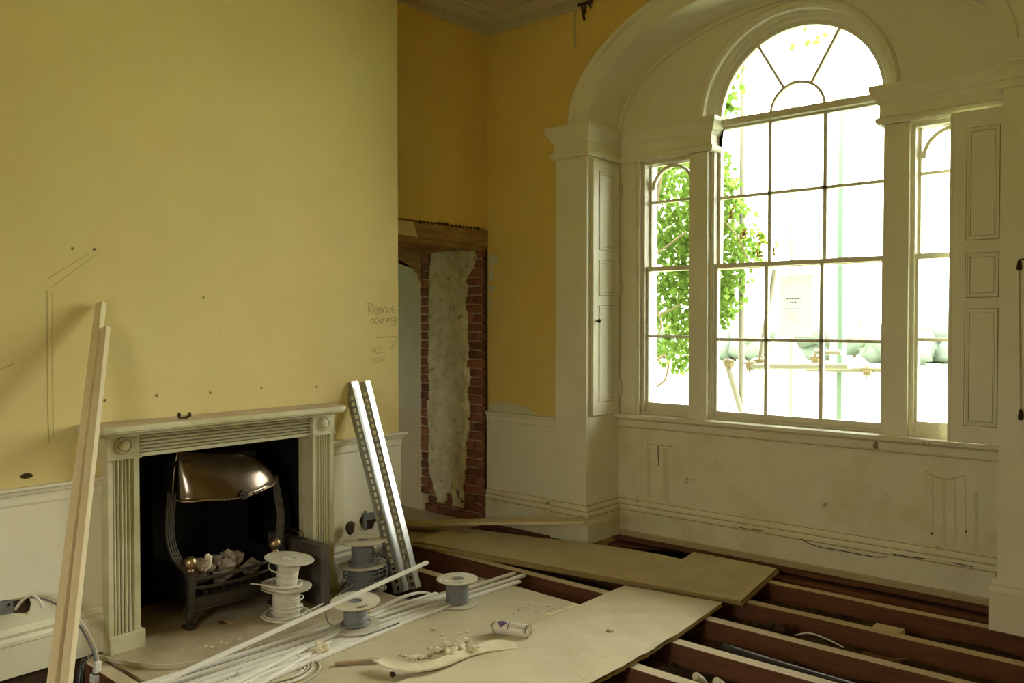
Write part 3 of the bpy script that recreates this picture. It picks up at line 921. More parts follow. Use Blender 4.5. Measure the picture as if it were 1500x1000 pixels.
for y in JY:
    x0 = -4.64 if y > 3.85 else (-4.28 if y > 3.45 else (-3.66 if y > 1.85 else -4.27))
    x1 = -0.955 if y < 4.9 else NX1 - .05
    if y < 4.9: x1 = 0.5
    if y > 5: x0 = NX0 + .05; x1 = -.62
    obj('joist', joist(y, x0, x1), [M['joist_side'], M['joist_top']], fj)
bm = B(); box(bm, NX0 + .01, NX1 - .01, 5.335, 5.55, -.14, -.035); bevel_all(bm, .008)
obj('wall_plate', bm, M['joist_side'], fj)
bm = B()                                           # ragged stub of the old floorboards under the skirting
pp = [(NX0 + .01, 5.52)]
for i in range(60):
    x = NX0 + .01 + (NX1 - NX0 - .02) * i / 59
    pp.append((x, 5.405 + .022 * noise.noise((x * 5, 1, 2)) + .012 * noise.noise((x * 23, 4, 2)) + (.03 if -2.98 < x < -2.90 else 0)))
pp.append((NX1 - .01, 5.52))
prism(bm, pp, 'z', -.012, .010)
obj('floorboard_stub', bm, M['joist_side'], fj)
bm = B(); box(bm, -4.64, -3.94, 5.035, 5.10, -.1, .008); box(bm, -3.94, -3.60, 5.0, 5.08, -.1, .006); box(bm, XR + .001, XR + .06, 3.83, 5.06, -.1, -.004)
obj('floorboard_stub', bm, M['joist_side'], fj)

def board(name, label, pts, z0, z1, m=None, ragged=()):
    """a sheet lying on the joists, outline in plan; sides in RAGGED are broken away unevenly"""
    out = []
    n = len(pts)
    for i in range(n):
        a, b = Vector(pts[i]), Vector(pts[(i + 1) % n])
        out.append(tuple(a))
        if i in ragged:
            L = (b - a).length; k = max(3, int(L / .03))
            nn = Vector((-(b - a).y, (b - a).x)).normalized()
            for j in range(1, k):
                p = a + (b - a) * (j / k)
                d = .018 * noise.noise((p.x * 9, p.y * 9, 3)) + .010 * noise.noise((p.x * 40, p.y * 40, 8))
                out.append(tuple(p + nn * d))
    bm = B()
    lo = [bm.verts.new((x, y, z0)) for x, y in out]; hi = [bm.verts.new((x, y, z1)) for x, y in out]
    f0 = bm.faces.new(lo[::-1]); f1 = bm.faces.new(hi)
    for i in range(len(out)):
        f = bm.faces.new((lo[i], lo[(i + 1) % len(out)], hi[(i + 1) % len(out)], hi[i])); f.material_index = 1
    bmesh.ops.triangulate(bm, faces=[f0, f1], ngon_method='EAR_CLIP')
    return lone(name, bm, [m or M['board'], M['board_edge']], label, 'board', 'loose floor sheets')

def xy(l, z): return [tuple(at(u, v, z=z).xy) for u, v in l]
b1 = [(607, 792), (664, 771), (790, 787), (857, 794), (911, 802), (964, 811), (999, 819), (1016, 808), (1138, 832), (1085, 880)]
board('floor_sheet', 'long pale chipboard sheet with a notched far edge, upper of two by the window wall', xy(b1, .038), .020, .038)
b1b = [(612, 799), (668, 774), (790, 790), (911, 805), (999, 822), (1020, 811), (1141, 835), (1088, 883)]
board('floor_sheet', 'chipboard sheet showing as a thin edge beneath the notched sheet by the window wall', xy(b1b, .018), .001, .018)
A2, B2 = at(915, 857, z=.032).xy, at(1058, 882, z=.032).xy
rg = [(1000, 923), (950, 955), (934, 962), (885, 989)]
p2 = [tuple(A2)] + [(A2.x - .006, 1.2), (B2.x + .04, 1.2), (B2.x + .045, 2.6)] + xy(rg[::-1], .032) + [tuple(B2)]
board('floor_sheet', 'pale chipboard sheet in the middle of the floor with a broken right edge', p2, .008, .032, ragged=(4, 5, 6))
A3 = at(755, 858, z=.020).xy; B3 = at(850, 885, z=.020).xy
p3 = [tuple(A3), (-3.62, 3.90), (-3.64, 2.2), (-3.30, 1.15), (A2.x - .016, 1.15), (A2.x - .012, 3.53), tuple(at(787, 911, z=.02).xy), tuple(B3)]
board('floor_sheet', 'dusty chipboard sheet under the cable drums beside the hearth', p3, .002, .020, M['board_dusty'])
bm = B(); bar(bm, at(800, 903, z=.012), at(846, 887, z=.012), .03, .018)
lone('batten_offcut', bm, M['pine'], 'short thin batten lying in the gap between the two nearest chipboard sheets', 'batten')

bm = B()                                           # hearth slab
pp = [(-4.80, 1.80), (-3.68, 1.80), (-3.665, 2.4), (-3.67, 3.36), (-4.80, 3.36)]
prism(bm, pp, 'z', -.12, .001)
struct('floor_hearth', bm, M['hearth'])
bm = B()
for y0, y1, x1 in ((1.30, 1.50, -3.7), ):
    pass
bm.free()

# rubble pugging between the joists and the things lying on it
bm = B()
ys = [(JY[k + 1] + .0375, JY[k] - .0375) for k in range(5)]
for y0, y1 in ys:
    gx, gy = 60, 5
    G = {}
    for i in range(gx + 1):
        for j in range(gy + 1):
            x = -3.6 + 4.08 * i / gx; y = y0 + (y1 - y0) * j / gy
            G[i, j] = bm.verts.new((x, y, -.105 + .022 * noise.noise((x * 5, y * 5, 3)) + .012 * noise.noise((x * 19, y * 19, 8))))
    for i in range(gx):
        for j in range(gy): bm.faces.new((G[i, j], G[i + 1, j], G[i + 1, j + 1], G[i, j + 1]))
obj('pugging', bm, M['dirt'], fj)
bm = B(); tube(bm, smooth_path([at(1058, 950, y=4.02), at(1150, 970, y=4.02) + Vector((0, 0, -.03)), at(1270, 1005, y=4.00) + Vector((0, 0, -.03)), Vector((-.6, 3.98, -.07))], 4), .030, 14)
lone('drain_pipe', bm, M['pipe'], 'black pipe lying in the gap between two joists right of the near board', 'pipe', smooth=True)
bm = B(); box(bm, -1.49, -1.34, 4.73, 4.83, -.10, -.012); bevel_all(bm, .004)
lone('timber_offcut', bm, M['plank'], 'pale wood offcut on its flat against a joist under the window wall', 'offcut')
bm = B(); box(bm, -1.42, -1.23, 4.30, 4.40, -.10, -.022); bevel_all(bm, .006)
lone('broken_brick', bm, M['joist_side'], 'dark block lying between two joists, nearer than the pale offcut', 'block')
bm = B(); tube(bm, smooth_path([at(1165, 930, y=4.45), at(1185, 927, y=4.45), at(1210, 935, y=4.45), at(1236, 948, y=4.43)], 6), .004, 6)
lone('loose_wire', bm, M['pvc_cable'], 'thin pale wire curling between two joists', 'wire')
bm = B(); tube(bm, [at(1307, 966, y=4.36), at(1330, 964, y=4.36)], .0035, 6)
lone('metal_strip', bm, M['zinc'], 'short bright metal strip beside the dark block between the joists', 'metal strip')
for k, (u, v) in enumerate(((1022, 985), (1052, 992))):
    c = at(u, v, y=3.60) + Vector((0, 0, -.022))
    bm = B(); tube(bm, [c + Vector((.0, -.02, .012)), c + Vector((.01, .02, -.02)), c + Vector((.02, .06, -.075))], .020, 12)
    lone('pipe_stub', bm, M['pvc_cable'], 'white plastic pipe stub in the nearest dark gap, ' + ('left of two' if k == 0 else 'right of two'), 'pipe')
bm = B(); box(bm, -1.36, -1.16, 3.90, 3.96, -.10, -.03); bevel_all(bm, .004)
lone('timber_offcut', bm, M['lintel'], 'brown wood scrap lying beside the black pipe', 'offcut')
for k, (u, v, r, w_) in enumerate(((1108, 917, .028, 'farthest left of three'), (1128, 916, .022, 'middle of three'), (1142, 921, .030, 'right of three'))):
    c = at(u, v, y=4.40); bm = B(); lump(bm, c, r, k + 40, 2, .4)
    lone('rubble_lump', bm, M['leaf_dry'], 'dark lump of rubble beside the joist under the wall sheet, ' + w_, 'rubble', 'rubble in the floor void')
bm = B()
rr = random.Random(11)
for k in range(320):
    y0, y1 = ys[rr.randrange(5)]
    x, y = rr.uniform(-2.3, .45), rr.uniform(y0 + .02, y1 - .02)
    lump(bm, (x, y, -.10 + .022 * noise.noise((x * 5, y * 5, 3))), rr.uniform(.005, .018), k, 1, .4)
o = obj('rubble_scatter', bm, M['dirt']); tag(o, 'brown rubble and dirt scattered between the open joists', 'rubble', kind='stuff')

# long pale plank resting across the corner
bm = B()
a, b = Vector((-5.03, 4.53, .045)), Vector((-3.42, 4.925, .242))
d = (b - a).normalized(); s = Vector((-d.y, d.x, 0)).normalized(); nn = d.cross(s).normalized()
if nn.z < 0: nn = -nn
W, T = .145, .020
def pq(p, i, j): return p + s * (i * W / 2) + nn * (j * T / 2)
ra = [pq(a, i, j) for i, j in ((-1, -1), (1, -1), (1, 1), (-1, 1))]
rb_ = [pq(b, i, j) + d * e for (i, j), e in zip(((-1, -1), (1, -1), (1, 1), (-1, 1)), (-.10, .04, .05, -.08))]
va = [bm.verts.new(p) for p in ra]; vb = [bm.verts.new(p) for p in rb_]
bm.faces.new(va[::-1]); bm.faces.new(vb)
for k in range(4): bm.faces.new((va[k], va[(k + 1) % 4], vb[(k + 1) % 4], vb[k]))
for k in range(5):                                 # splinters at the broken end
    p = rb_[0] + (rb_[1] - rb_[0]) * (k / 5)
    tube(bm, [p, p + d * random.uniform(.03, .07) + Vector((0, 0, random.uniform(-.03, .005)))], [.004, .001], 5)
lone('long_plank', bm, M['plank'], 'long pale plank with a splintered raised end lying across the corner before the doorway', 'plank')

# ------------------------------------------------------------------ fireplace surround
fs = thing('fireplace_surround', 'cream painted fireplace surround with reeded jambs, roundels and a dusty shelf', 'fireplace', (-4.25, 2.51, 0))
XF = -4.20
def jamb_mesh(y0, y1):
    """front with reeds, extruded upward"""
    m0, m1, k = .018, .022, 5
    y = y0
    poly = [(XB + .001, y0), (XF, y0), (XF, y0 + .024)]
    w = (y1 - y0 - .024 - .042) / k
    for i in range(k):
        a = y0 + .024 + i * w
        poly.append((XF - .008, a + .002))
        for j in range(5):
            t = pi * j / 4
            poly.append((XF - .008 + .010 * sin(t), a + w / 2 - (w / 2 - .003) * cos(t)))
        poly.append((XF - .008, a + w - .002))
    poly += [(XF - .010, y1 - .042), (XF - .010, y1 - .030), (XF, y1 - .028), (XF, y1), (XB + .001, y1)]
    bm = B(); prism(bm, poly, 'z', .092, .976)
    return bm
for y0, y1 in ((1.822, 1.980), (3.035, 3.190)):
    jb = obj('reeded_jamb', jamb_mesh(y0, y1), M['fire_paint'], fs)
    bm = B(); w_ = (y1 - y0 - .066) / 5
    for i in range(6): yy = y0 + .024 + i * w_; box(bm, XF - .012, XF - .0066, yy - .0016, yy + .0016, .095, .972)
    o = obj('groove_grime', bm, M['groove'], jb); o['kind'] = 'stuff'
    bm = B(); box(bm, XB + .001, XF + .012, y0 - .004, y1 + .020, 0.001, .094); bevel_all(bm, .003)
    obj('plinth', bm, M['fire_paint'], fs)
    bm = B(); box(bm, XB + .001, XF + .012, y0 - .006, y1 - .004, .976, 1.100); box(bm, XB + .001, XF + .020, y0 - .012, y1 + .004, .972, .982)
    cb = obj('corner_block', bm, M['fire_paint'], fs)
    bm = B(); lathe(bm, [(.044, 0), (.044, .004), (.038, .010), (.032, .004), (.030, .002), (.028, .010), (.018, .018), (0, .021)], (XF + .012, (y0 + y1) / 2 - .005, 1.040), 28, 'x')
    obj('roundel', bm, M['fire_paint'], cb, smooth=40)
bm = B()
poly = [(XB + .001, .972), (XF - .006, .972), (XF - .006, .990)]
w = .092 / 5
for i in range(5):
    a = .990 + i * w
    for j in range(5):
        t = pi * j / 4
        poly.append((XF - .022 + .019 * sin(t), a + w / 2 - (w / 2 - .002) * cos(t)))
poly += [(XF - .004, 1.082), (XF - .004, 1.100), (XB + .001, 1.100)]
prism(bm, poly, 'y', 1.978, 3.031)                 # axis y: polygon in (x, z)
ff_ = obj('reeded_frieze', bm, M['fire_paint'], fs)
bm = B()
for i in range(6): zz = .990 + i * w; box(bm, XF - .026, XF - .0185 + (.011 if i in (0, 5) else 0), 1.980, 3.029, zz - .0022, zz + .0022)
o = obj('groove_grime', bm, M['groove'], ff_); o['kind'] = 'stuff'
bm = B()                                           # shelf: moulded edge, rounded ends
def shelf_outline(g, e=0.0):
    x1, ya, yb = -4.035 + g, 1.685 - g, 3.205 + g
    o = [(XB + .001, ya + .02)]
    for k in range(5):
        t = pi / 2 * k / 4; o.append((x1 - .05 + .05 * sin(t), ya + .05 - .05 * cos(t)))
    for k in range(7):
        t = pi / 2 * k / 6; o.append((x1 - .09 + .09 * cos(t), yb - .09 + .09 * sin(t)))
    o += [(XB + .10, yb + .03), (XB + .001, yb + .045)]
    return o
lev = [(-.045, 1.100), (-.045, 1.108), (-.020, 1.112), (-.006, 1.120), (-.006, 1.124), (0, 1.128), (0, 1.150), (-.004, 1.153)]
rings = [[bm.verts.new((x, y, z)) for x, y in shelf_outline(g)] for g, z in lev]
for A, C in zip(rings, rings[1:]):
    for j in range(len(A)):
        bm.faces.new((A[j], A[(j + 1) % len(A)], C[(j + 1) % len(A)], C[j]))
bm.faces.new(rings[0][::-1]); f = bm.faces.new(rings[-1]); f.material_index = 1
obj('mantel_shelf', bm, [M['fire_paint'], M['shelf_dust']], fs)
for y0, y1 in ((1.966, 1.984), (3.030, 3.048)):
    bm = B(); box(bm, -4.335, XB + .002, y0, y1, .001, .985)
    obj('inner_slip', bm, M['fire_paint'], fs)
bm = B(); tube(bm, smooth_path([(-4.13, 2.155, 1.172), (-4.135, 2.165, 1.160), (-4.14, 2.185, 1.156), (-4.135, 2.205, 1.160), (-4.13, 2.222, 1.178)], 4), [.003] + [.007] * 15 + [.002], 8)
for q in ((-4.13, 2.158, 1.175), (-4.13, 2.215, 1.172)): lump(bm, q, .012, 3, 2, .3, (.6, .8, 1.3))
lone('dry_leaf', bm, M['leaf_dry'], 'small curled dark dry leaf lying on the dusty mantel shelf', 'leaf')

# ------------------------------------------------------------------ fire grate with copper hood
gr = thing('fire_grate', 'old iron basket grate with copper hood and ball finials inside the fireplace', 'grate', (-4.40, 2.53, 0))
GC, GW = 2.53, .262
XG = -4.235
for s in (-1, 1):
    y = GC + s * GW
    bm = B()
    box(bm, XG - .06, XG + .015, y - .018, y + .018, 0.001, .018)
    tube(bm, smooth_path([(XG - .04, y, .105), (XG - .012, y, .085), (XG - .006, y, .055), (XG - .014, y, .03), (XG + .004, y, .018)], 4), [.024] * 8 + [.018] * 4 + [.020] * 4 + [.022], 10)
    for q in (-1, 0, 1): lump(bm, (XG + .010, y + q * .011, .026), .011, q + 5, 1, .2, (1.5, .8, .8))
    obj('claw_foot', bm, M['iron'], gr, smooth=40)
    bm = B(); box(bm, XG - .018, XG + .018, y - .018, y + .018, .10, .295); box(bm, XG - .024, XG + .024, y - .024, y + .024, .288, .300); box(bm, XG - .022, XG + .022, y - .022, y + .022, .098, .116)
    po_ = obj('post', bm, M['iron'], gr)
    bm = B(); lathe(bm, [(.014, .300), (.012, .312), (.020, .318), (.020, .324), (.012, .328), (.024, .336), (.034, .352), (.036, .364), (.031, .382), (.018, .394), (0, .398)], (XG, y, 0), 20)
    obj('ball_finial', bm, M['brass'], po_, smooth=True)
    bm = B()                                       # fluted curved side frames from the hood down to the posts
    for q in range(4):
        o_ = q * .013
        tube(bm, smooth_path([(XG - .09 + o_ * .3, GC + s * (.335 - o_), .74), (XG - .075, GC + s * (.355 - o_), .60), (XG - .06, GC + s * (.362 - o_), .50), (XG - .045, GC + s * (.340 - o_), .40), (XG - .02, GC + s * (.295 - o_ * .8), .325), (XG, GC + s * (.265 - o_ * .5), .295)], 5), .007, 7)
    obj('side_frame', bm, M['iron'], gr, smooth=True)
def bow(z, r, h=None):
    return smooth_path([(XG, GC - GW, z), (XG + .035, GC - GW * .55, z - .002), (XG + .05, GC, z), (XG + .035, GC + GW * .55, z + .002), (XG, GC + GW, z)], 5)
for z in (.272, .222):
    bm = B()
    P_ = bow(z, .01)
    tube(bm, P_, .0105, 8)
    obj('front_bar', bm, M['iron'], gr, smooth=True)
bm = B()
P_ = bow(.155, 0)
for p, q in zip(P_, P_[1:]):
    for z0, z1, e in ((.112, .165, 0), (.162, .172, .008), (.106, .116, .008)):
        vs = [bm.verts.new(v) for v in ((p.x + e, p.y, z0), (q.x + e, q.y, z0), (q.x + e, q.y, z1), (p.x + e, p.y, z1))]
        vs2 = [bm.verts.new(v) for v in ((p.x - .012, p.y, z0), (q.x - .012, q.y, z0), (q.x - .012, q.y, z1), (p.x - .012, p.y, z1))]
        bm.faces.new(vs); bm.faces.new(vs2[::-1])
        for k in range(4): bm.faces.new((vs[k], vs[(k + 1) % 4], vs2[(k + 1) % 4], vs2[k]))
obj('front_plate', bm, M['iron'], gr)
bm = B(); box(bm, XG - .34, XG, GC - .24, GC + .24, .150, .165)
for k in range(9): box(bm, XG - .33, XG - .01, GC - .22 + k * .055 - .006, GC - .22 + k * .055 + .006, .165, .185)
obj('fire_basket', bm, M['iron'], gr)
bm = B(); box(bm, XG - .36, XG - .34, GC - .30, GC + .30, .10, .75); box(bm, XG - .34, XG - .06, GC - .27, GC - .255, .165, .33); box(bm, XG - .34, XG - .06, GC + .255, GC + .27, .165, .33)
obj('back_plate', bm, M['soot'], gr)
bm = B()                                           # bowed copper hood
nt_, ns_ = 40, 12
grid = {}
HCX, HW, HD = XG - .10, .325, .155
for i in range(nt_ + 1):
    t = pi * i / nt_
    for j in range(ns_ + 1):
        q = j / ns_
        lip = .018 * abs(cos(2.5 * (t - pi / 2))) if 0.2 < t < pi - .2 else 0.012
        zb = .690 + .035 * (1 - sin(t)) * (0.6 if t < pi / 2 else 1.5) - lip * .6
        ztop = .905 - .05 * max(0, cos(t)) * -1 - (.045 * (1 - sin(t)) if t > pi / 2 else 0)
        z = zb + (ztop - zb) * q
        rad = cos(q * pi / 2 * .72) ** .55
        rad = .62 + .38 * rad if q > 0 else 1.0
        shr = 1.0 - .25 * q * q
        y = GC - (HW - .02) * cos(t) * (1 - (.10 * q * q if t < pi / 2 else .42 * q ** 2.2))
        x = HCX + HD * sin(t) ** .8 * (1 - .85 * q ** 2.0) + .0
        grid[i, j] = bm.verts.new((x, y, z))
for i in range(nt_):
    for j in range(ns_):
        bm.faces.new((grid[i, j], grid[i + 1, j], grid[i + 1, j + 1], grid[i, j + 1]))
rim = [grid[i, 0].co.copy() for i in range(nt_ + 1)]
side = [grid[0, j].co.copy() for j in range(ns_ + 1)]
topl = [grid[i, ns_].co.copy() for i in range(nt_ + 1)]
bmesh.ops.solidify(bm, geom=bm.faces[:], thickness=.003)
hd = obj('copper_hood', bm, M['copper'], gr, smooth=True)
bm = B(); tube(bm, rim, .0045, 7); tube(bm, side, .004, 7)
obj('rim', bm, M['brass'], hd, smooth=True)
bm = B()
cc = rim[nt_ // 2 + 1] + Vector((.006, 0, .014))
for k in range(7):
    a = 2 * pi * k / 7
    lump(bm, cc + Vector((.004, .020 * cos(a), .018 * sin(a))), .012, k, 1, .2)
lump(bm, cc + Vector((.01, 0, 0)), .012, 3, 1, .2)
for k in range(1, 6):
    for s in (-1, 1):
        i = nt_ // 2 + 1 + s * (k + 2)
        lump(bm, rim[i] + Vector((.004, 0, .006)), .009 - k * .0008, k, 1, .3)
o = obj('rosette', bm, M['iron'], hd, smooth=True); o['kind'] = 'stuff'
bm = B(); box(bm, XG - .36, HCX + .01, GC - .31, GC + .20, .875, .905); box(bm, XG - .36, HCX - .01, GC - .315, GC - .30, .70, .90)
obj('hood_top_plate', bm, M['soot'], gr)
rc = random.Random(5)
cl = [(-.20, .30, .045), (-.16, .335, .04), (-.10, .305, .045), (-.05, .33, .05), (.0, .30, .045), (.05, .325, .05), (.10, .30, .05), (-.13, .25, .05), (-.02, .25, .055), (.08, .24, .055), (.16, .25, .05), (-.19, .22, .045), (.02, .345, .035)]
cl.sort()
OR_ = ['first', 'second', 'third', 'fourth', 'fifth', 'sixth', 'seventh', 'eighth', 'ninth', 'tenth', 'eleventh', 'twelfth', 'thirteenth']
for k, (dy, z, r) in enumerate(cl):
    bm = B(); lump(bm, (XG - .07 - rc.uniform(0, .09), GC + dy, z - .02), r, k + 20, 2, .5, (1, rc.uniform(.8, 1.2), rc.uniform(.7, 1.0)))
    lone('coal_lump', bm, M['coal'], 'ashy coal lump in the grate basket, %s from the left finial' % OR_[k], 'coal', 'coals in the grate')
for u, v, r in ((305, 821, .028),):
    c = at(u, v, x=XG - .07); bm = B(); lump(bm, c, r, int(u), 2, .35, (.8, .8, 1.5))
    lone('coal_lump', bm, M['debris'], 'pale upright lump of ash behind the left ball finial', 'coal')

bx = thing('iron_slab', 'tall dark iron slab with a loop handle standing beside the right jamb', 'iron slab', (-4.25, 2.975, 0))
bm = B(); box(bm, -4.55, -4.005, 2.945, 3.012, .002, .352); bevel_all(bm, .004)
obj('body', bm, M['dusty_iron'], bx)
bm = B(); tube(bm, smooth_path([(-4.42, 2.978, .350), (-4.415, 2.978, .382), (-4.38, 2.978, .394), (-4.30, 2.978, .394), (-4.265, 2.978, .382), (-4.26, 2.978, .350)], 5), .007, 8)
obj('handle', bm, M['iron'], bx, smooth=True)

# ------------------------------------------------------------------ cable drums
def text_mesh(body, size, depth=.0006):
    cu = bpy.data.curves.new('text', 'FONT'); cu.body = body; cu.size = size; cu.align_x = 'CENTER'; cu.align_y = 'CENTER'; cu.extrude = depth
    o = bpy.data.objects.new('text', cu); COL.objects.link(o)
    bpy.context.view_layer.update()
    me = bpy.data.meshes.new_from_object(o.evaluated_get(bpy.context.evaluated_depsgraph_get()))
    bpy.data.objects.remove(o); bpy.data.curves.remove(cu)
    b = B(); b.from_mesh(me); bpy.data.meshes.remove(me)
    return b

def place(bm, m): bmesh.ops.transform(bm, matrix=m, verts=bm.verts)

def drum(label, loc, R, h, rw, cable, seed, rot=0.0, tilt=(0, 0), wc=.0035, loops=(), texts=(), sticker=False, rcore=.038, extra=()):
    """cable drum standing on end: two flanges with a hub hole, wound cable, loose turns"""
    r = random.Random(seed)
    t = thing('cable_drum', label, 'cable drum', loc, 'cable drums')
    L = Vector(loc)
    TM = Matrix.Translation(L) @ Matrix.Rotation(tilt[0], 4, 'X') @ Matrix.Rotation(tilt[1], 4, 'Y')
    def add(name, bm, m, smooth=False, par=None):
        place(bm, TM)
        return obj(name, bm, m, par or t, smooth)
    ft = .006
    for z in (0, h - ft):
        bm = B()
        lathe(bm, [(rcore, z), (R - .002, z), (R, z + .002), (R, z + ft - .002), (R - .002, z + ft), (rcore + .003, z + ft), (rcore, z + ft + (.001 if z else 0))], n=48, closed=True)
        fl = add('flange', bm, M['drum'], 35)
    bm = B(); lathe(bm, [(rcore, ft), (rcore + .004, ft), (rcore + .004, h - ft), (rcore, h - ft)], n=32, closed=True)
    add('hub_tube', bm, M['drum'], 35)
    bm = B(); prof = []
    z = ft + .001; k = 0
    while z < h - ft - .001:
        jw = r.uniform(-.0012, .0012)
        for q in range(4):
            a = -pi / 2 + pi * (q + .5) / 4
            prof.append((rw + jw + wc * cos(a), z + wc + wc * sin(a)))
        z += 2 * wc
    prof = [(rcore + .004, ft + .0005)] + prof + [(rcore + .004, min(z, h - ft - .0005))]
    lathe(bm, prof, n=40)
    w = add('wound_cable', bm, cable, True)
    for rr_, zz, tx, ty, ox, oy in loops:
        bm = B()
        pts = []
        for k in range(36):
            a = 2 * pi * k / 36
            pts.append((ox + rr_ * cos(a), oy + rr_ * sin(a), zz + tx * cos(a) + ty * sin(a)))
        tube(bm, pts, wc, 6, closed=True)
        add('loose_turn', bm, cable, True)
    for pts in extra:
        bm = B(); tube(bm, smooth_path([Vector(p) for p in pts], 6), wc, 6)
        add('cable_end', bm, cable, True)
    for body, size, rad, ang, flip in texts:
        bm = text_mesh(body, size)
        place(bm, Matrix.Translation((rad * cos(ang), rad * sin(ang), h + .0008)) @ Matrix.Rotation(ang + (pi / 2 if not flip else -pi / 2), 4, 'Z'))
        add('print', bm, M['ink'])
    if sticker is not False:
        bm = B(); box(bm, R * .70 - .020, R * .70 + .020, -.017, .017, h, h + .0008)
        place(bm, Matrix.Rotation(sticker, 4, 'Z')); s_ = add('sticker', bm, M['paper'])
        bm = text_mesh('2', .022); place(bm, Matrix.Rotation(sticker, 4, 'Z') @ Matrix.Translation((R * .70, 0, h + .0014)) @ Matrix.Rotation(pi / 2, 4, 'Z')); add('print', bm, M['ink'])
    return t

VA = HEAD + pi                                       # bearing from the drums back to the room's middle
# right-hand drum on the boards
drum('drum of grey cable with a white sticker, standing alone among the white strips', (-3.405, 3.465, .022), .120, .146, .062, M['grey_cable'], 1,
     texts=(('1 7ME 1', .022, .085, VA + .1, False), ('8C', .018, .085, VA + pi, False)), sticker=VA - 1.15,
     extra=(((.064, .0, .115), (.05, .06, .112), (.02, .13, .122), (.04, .20, .105)),))
drum('drum of grey cable under the long slanting white strip, figures printed on its top', (-3.50, 2.795, .052), .128, .138, .058, M['grey_cable'], 2, tilt=(radians(3), radians(3)),
     texts=(('1021', .034, .095, VA + .55, False),),
     loops=((.078, .020, .006, -.004, .006, -.004),),
     extra=(((.07, -.03, .02), (.0, -.15, .05), (-.09, -.12, .10), (-.125, .0, .145), (-.10, .07, .175)),))
wl_ = M['pvc_cable']
drum('white cable drum standing on the hearth, lower of the left-hand pair', (-4.04, 2.735, .002), .140, .165, .072, wl_, 3, tilt=(radians(-1), 0), wc=.0045,
     loops=((.085, .035, .004, .006, .004, .003), (.088, .052, .010, -.004, -.002, .0), (.115, .016, .004, .003, .0, -.004), (.130, .012, -.003, .003, .02, -.01), (.084, .088, .008, .006, .008, .006)))
drum('white cable drum set on another by the grate, upper of the left-hand pair', (-4.04, 2.735, .168), .138, .158, .056, wl_, 4, tilt=(radians(-5), radians(5)), wc=.0045,
     texts=(('7', .020, .100, VA + 1.4, False),),
     loops=((.063, .118, .006, .004, .0, .004), (.085, .108, -.010, .012, -.022, -.012), (.082, .016, .006, .004, .006, .0), (.100, .014, .003, .006, -.012, -.010)),
     extra=(((.09, .04, .016), (.06, -.07, .014), (-.03, -.12, .012), (-.11, -.16, .004)),))
gc = M['grey_cable']
drum('grey cable drum by the dado wall, lower of the right-hand pair, in loose tangled cable', (-4.075, 3.322, .002), .140, .155, .095, gc, 5, wc=.004,
     loops=((.128, .03, .01, .006, 0, 0), (.135, .06, -.02, .015, .01, 0), (.132, .085, .02, -.01, 0, .01), (.125, .11, -.015, -.02, 0, 0), (.138, .045, .02, .02, 0, 0), (.134, .13, .006, .012, .010, .004), (.138, .10, -.02, .02, .008, .010)))
drum('grey cable drum by the dado wall, upper of the right-hand pair', (-4.072, 3.312, .158), .148, .155, .066, gc, 6, tilt=(radians(1), 0), wc=.0035,
     loops=((.086, .012, .004, .002, 0, 0), (.096, .016, .003, .006, .006, 0), (.090, .024, -.004, .004, 0, .003)),
     extra=(((.06, .03, .04), (.10, .06, .10), (.10, .09, .14), (.09, .07, .15)), ((.07, .06, .03), (.12, .08, .02), (.155, .06, -.04), (.16, .03, -.14))))
bm = B(); c = at(540, 822, x=-4.02)
pp = [at(u, v, x=-4.0) for u, v in [(528, 826), (545, 818), (558, 822), (566, 828), (556, 834), (548, 830), (534, 838)]]
lo = [bm.verts.new(p) for p in pp]; hi = [bm.verts.new(p + Vector((.06, .02, .012))) for p in pp]
bm.faces.new(lo); bm.faces.new(hi[::-1])
for k in range(len(pp)): bm.faces.new((lo[k], hi[k], hi[(k + 1) % len(pp)], lo[(k + 1) % len(pp)]))
bm.free()

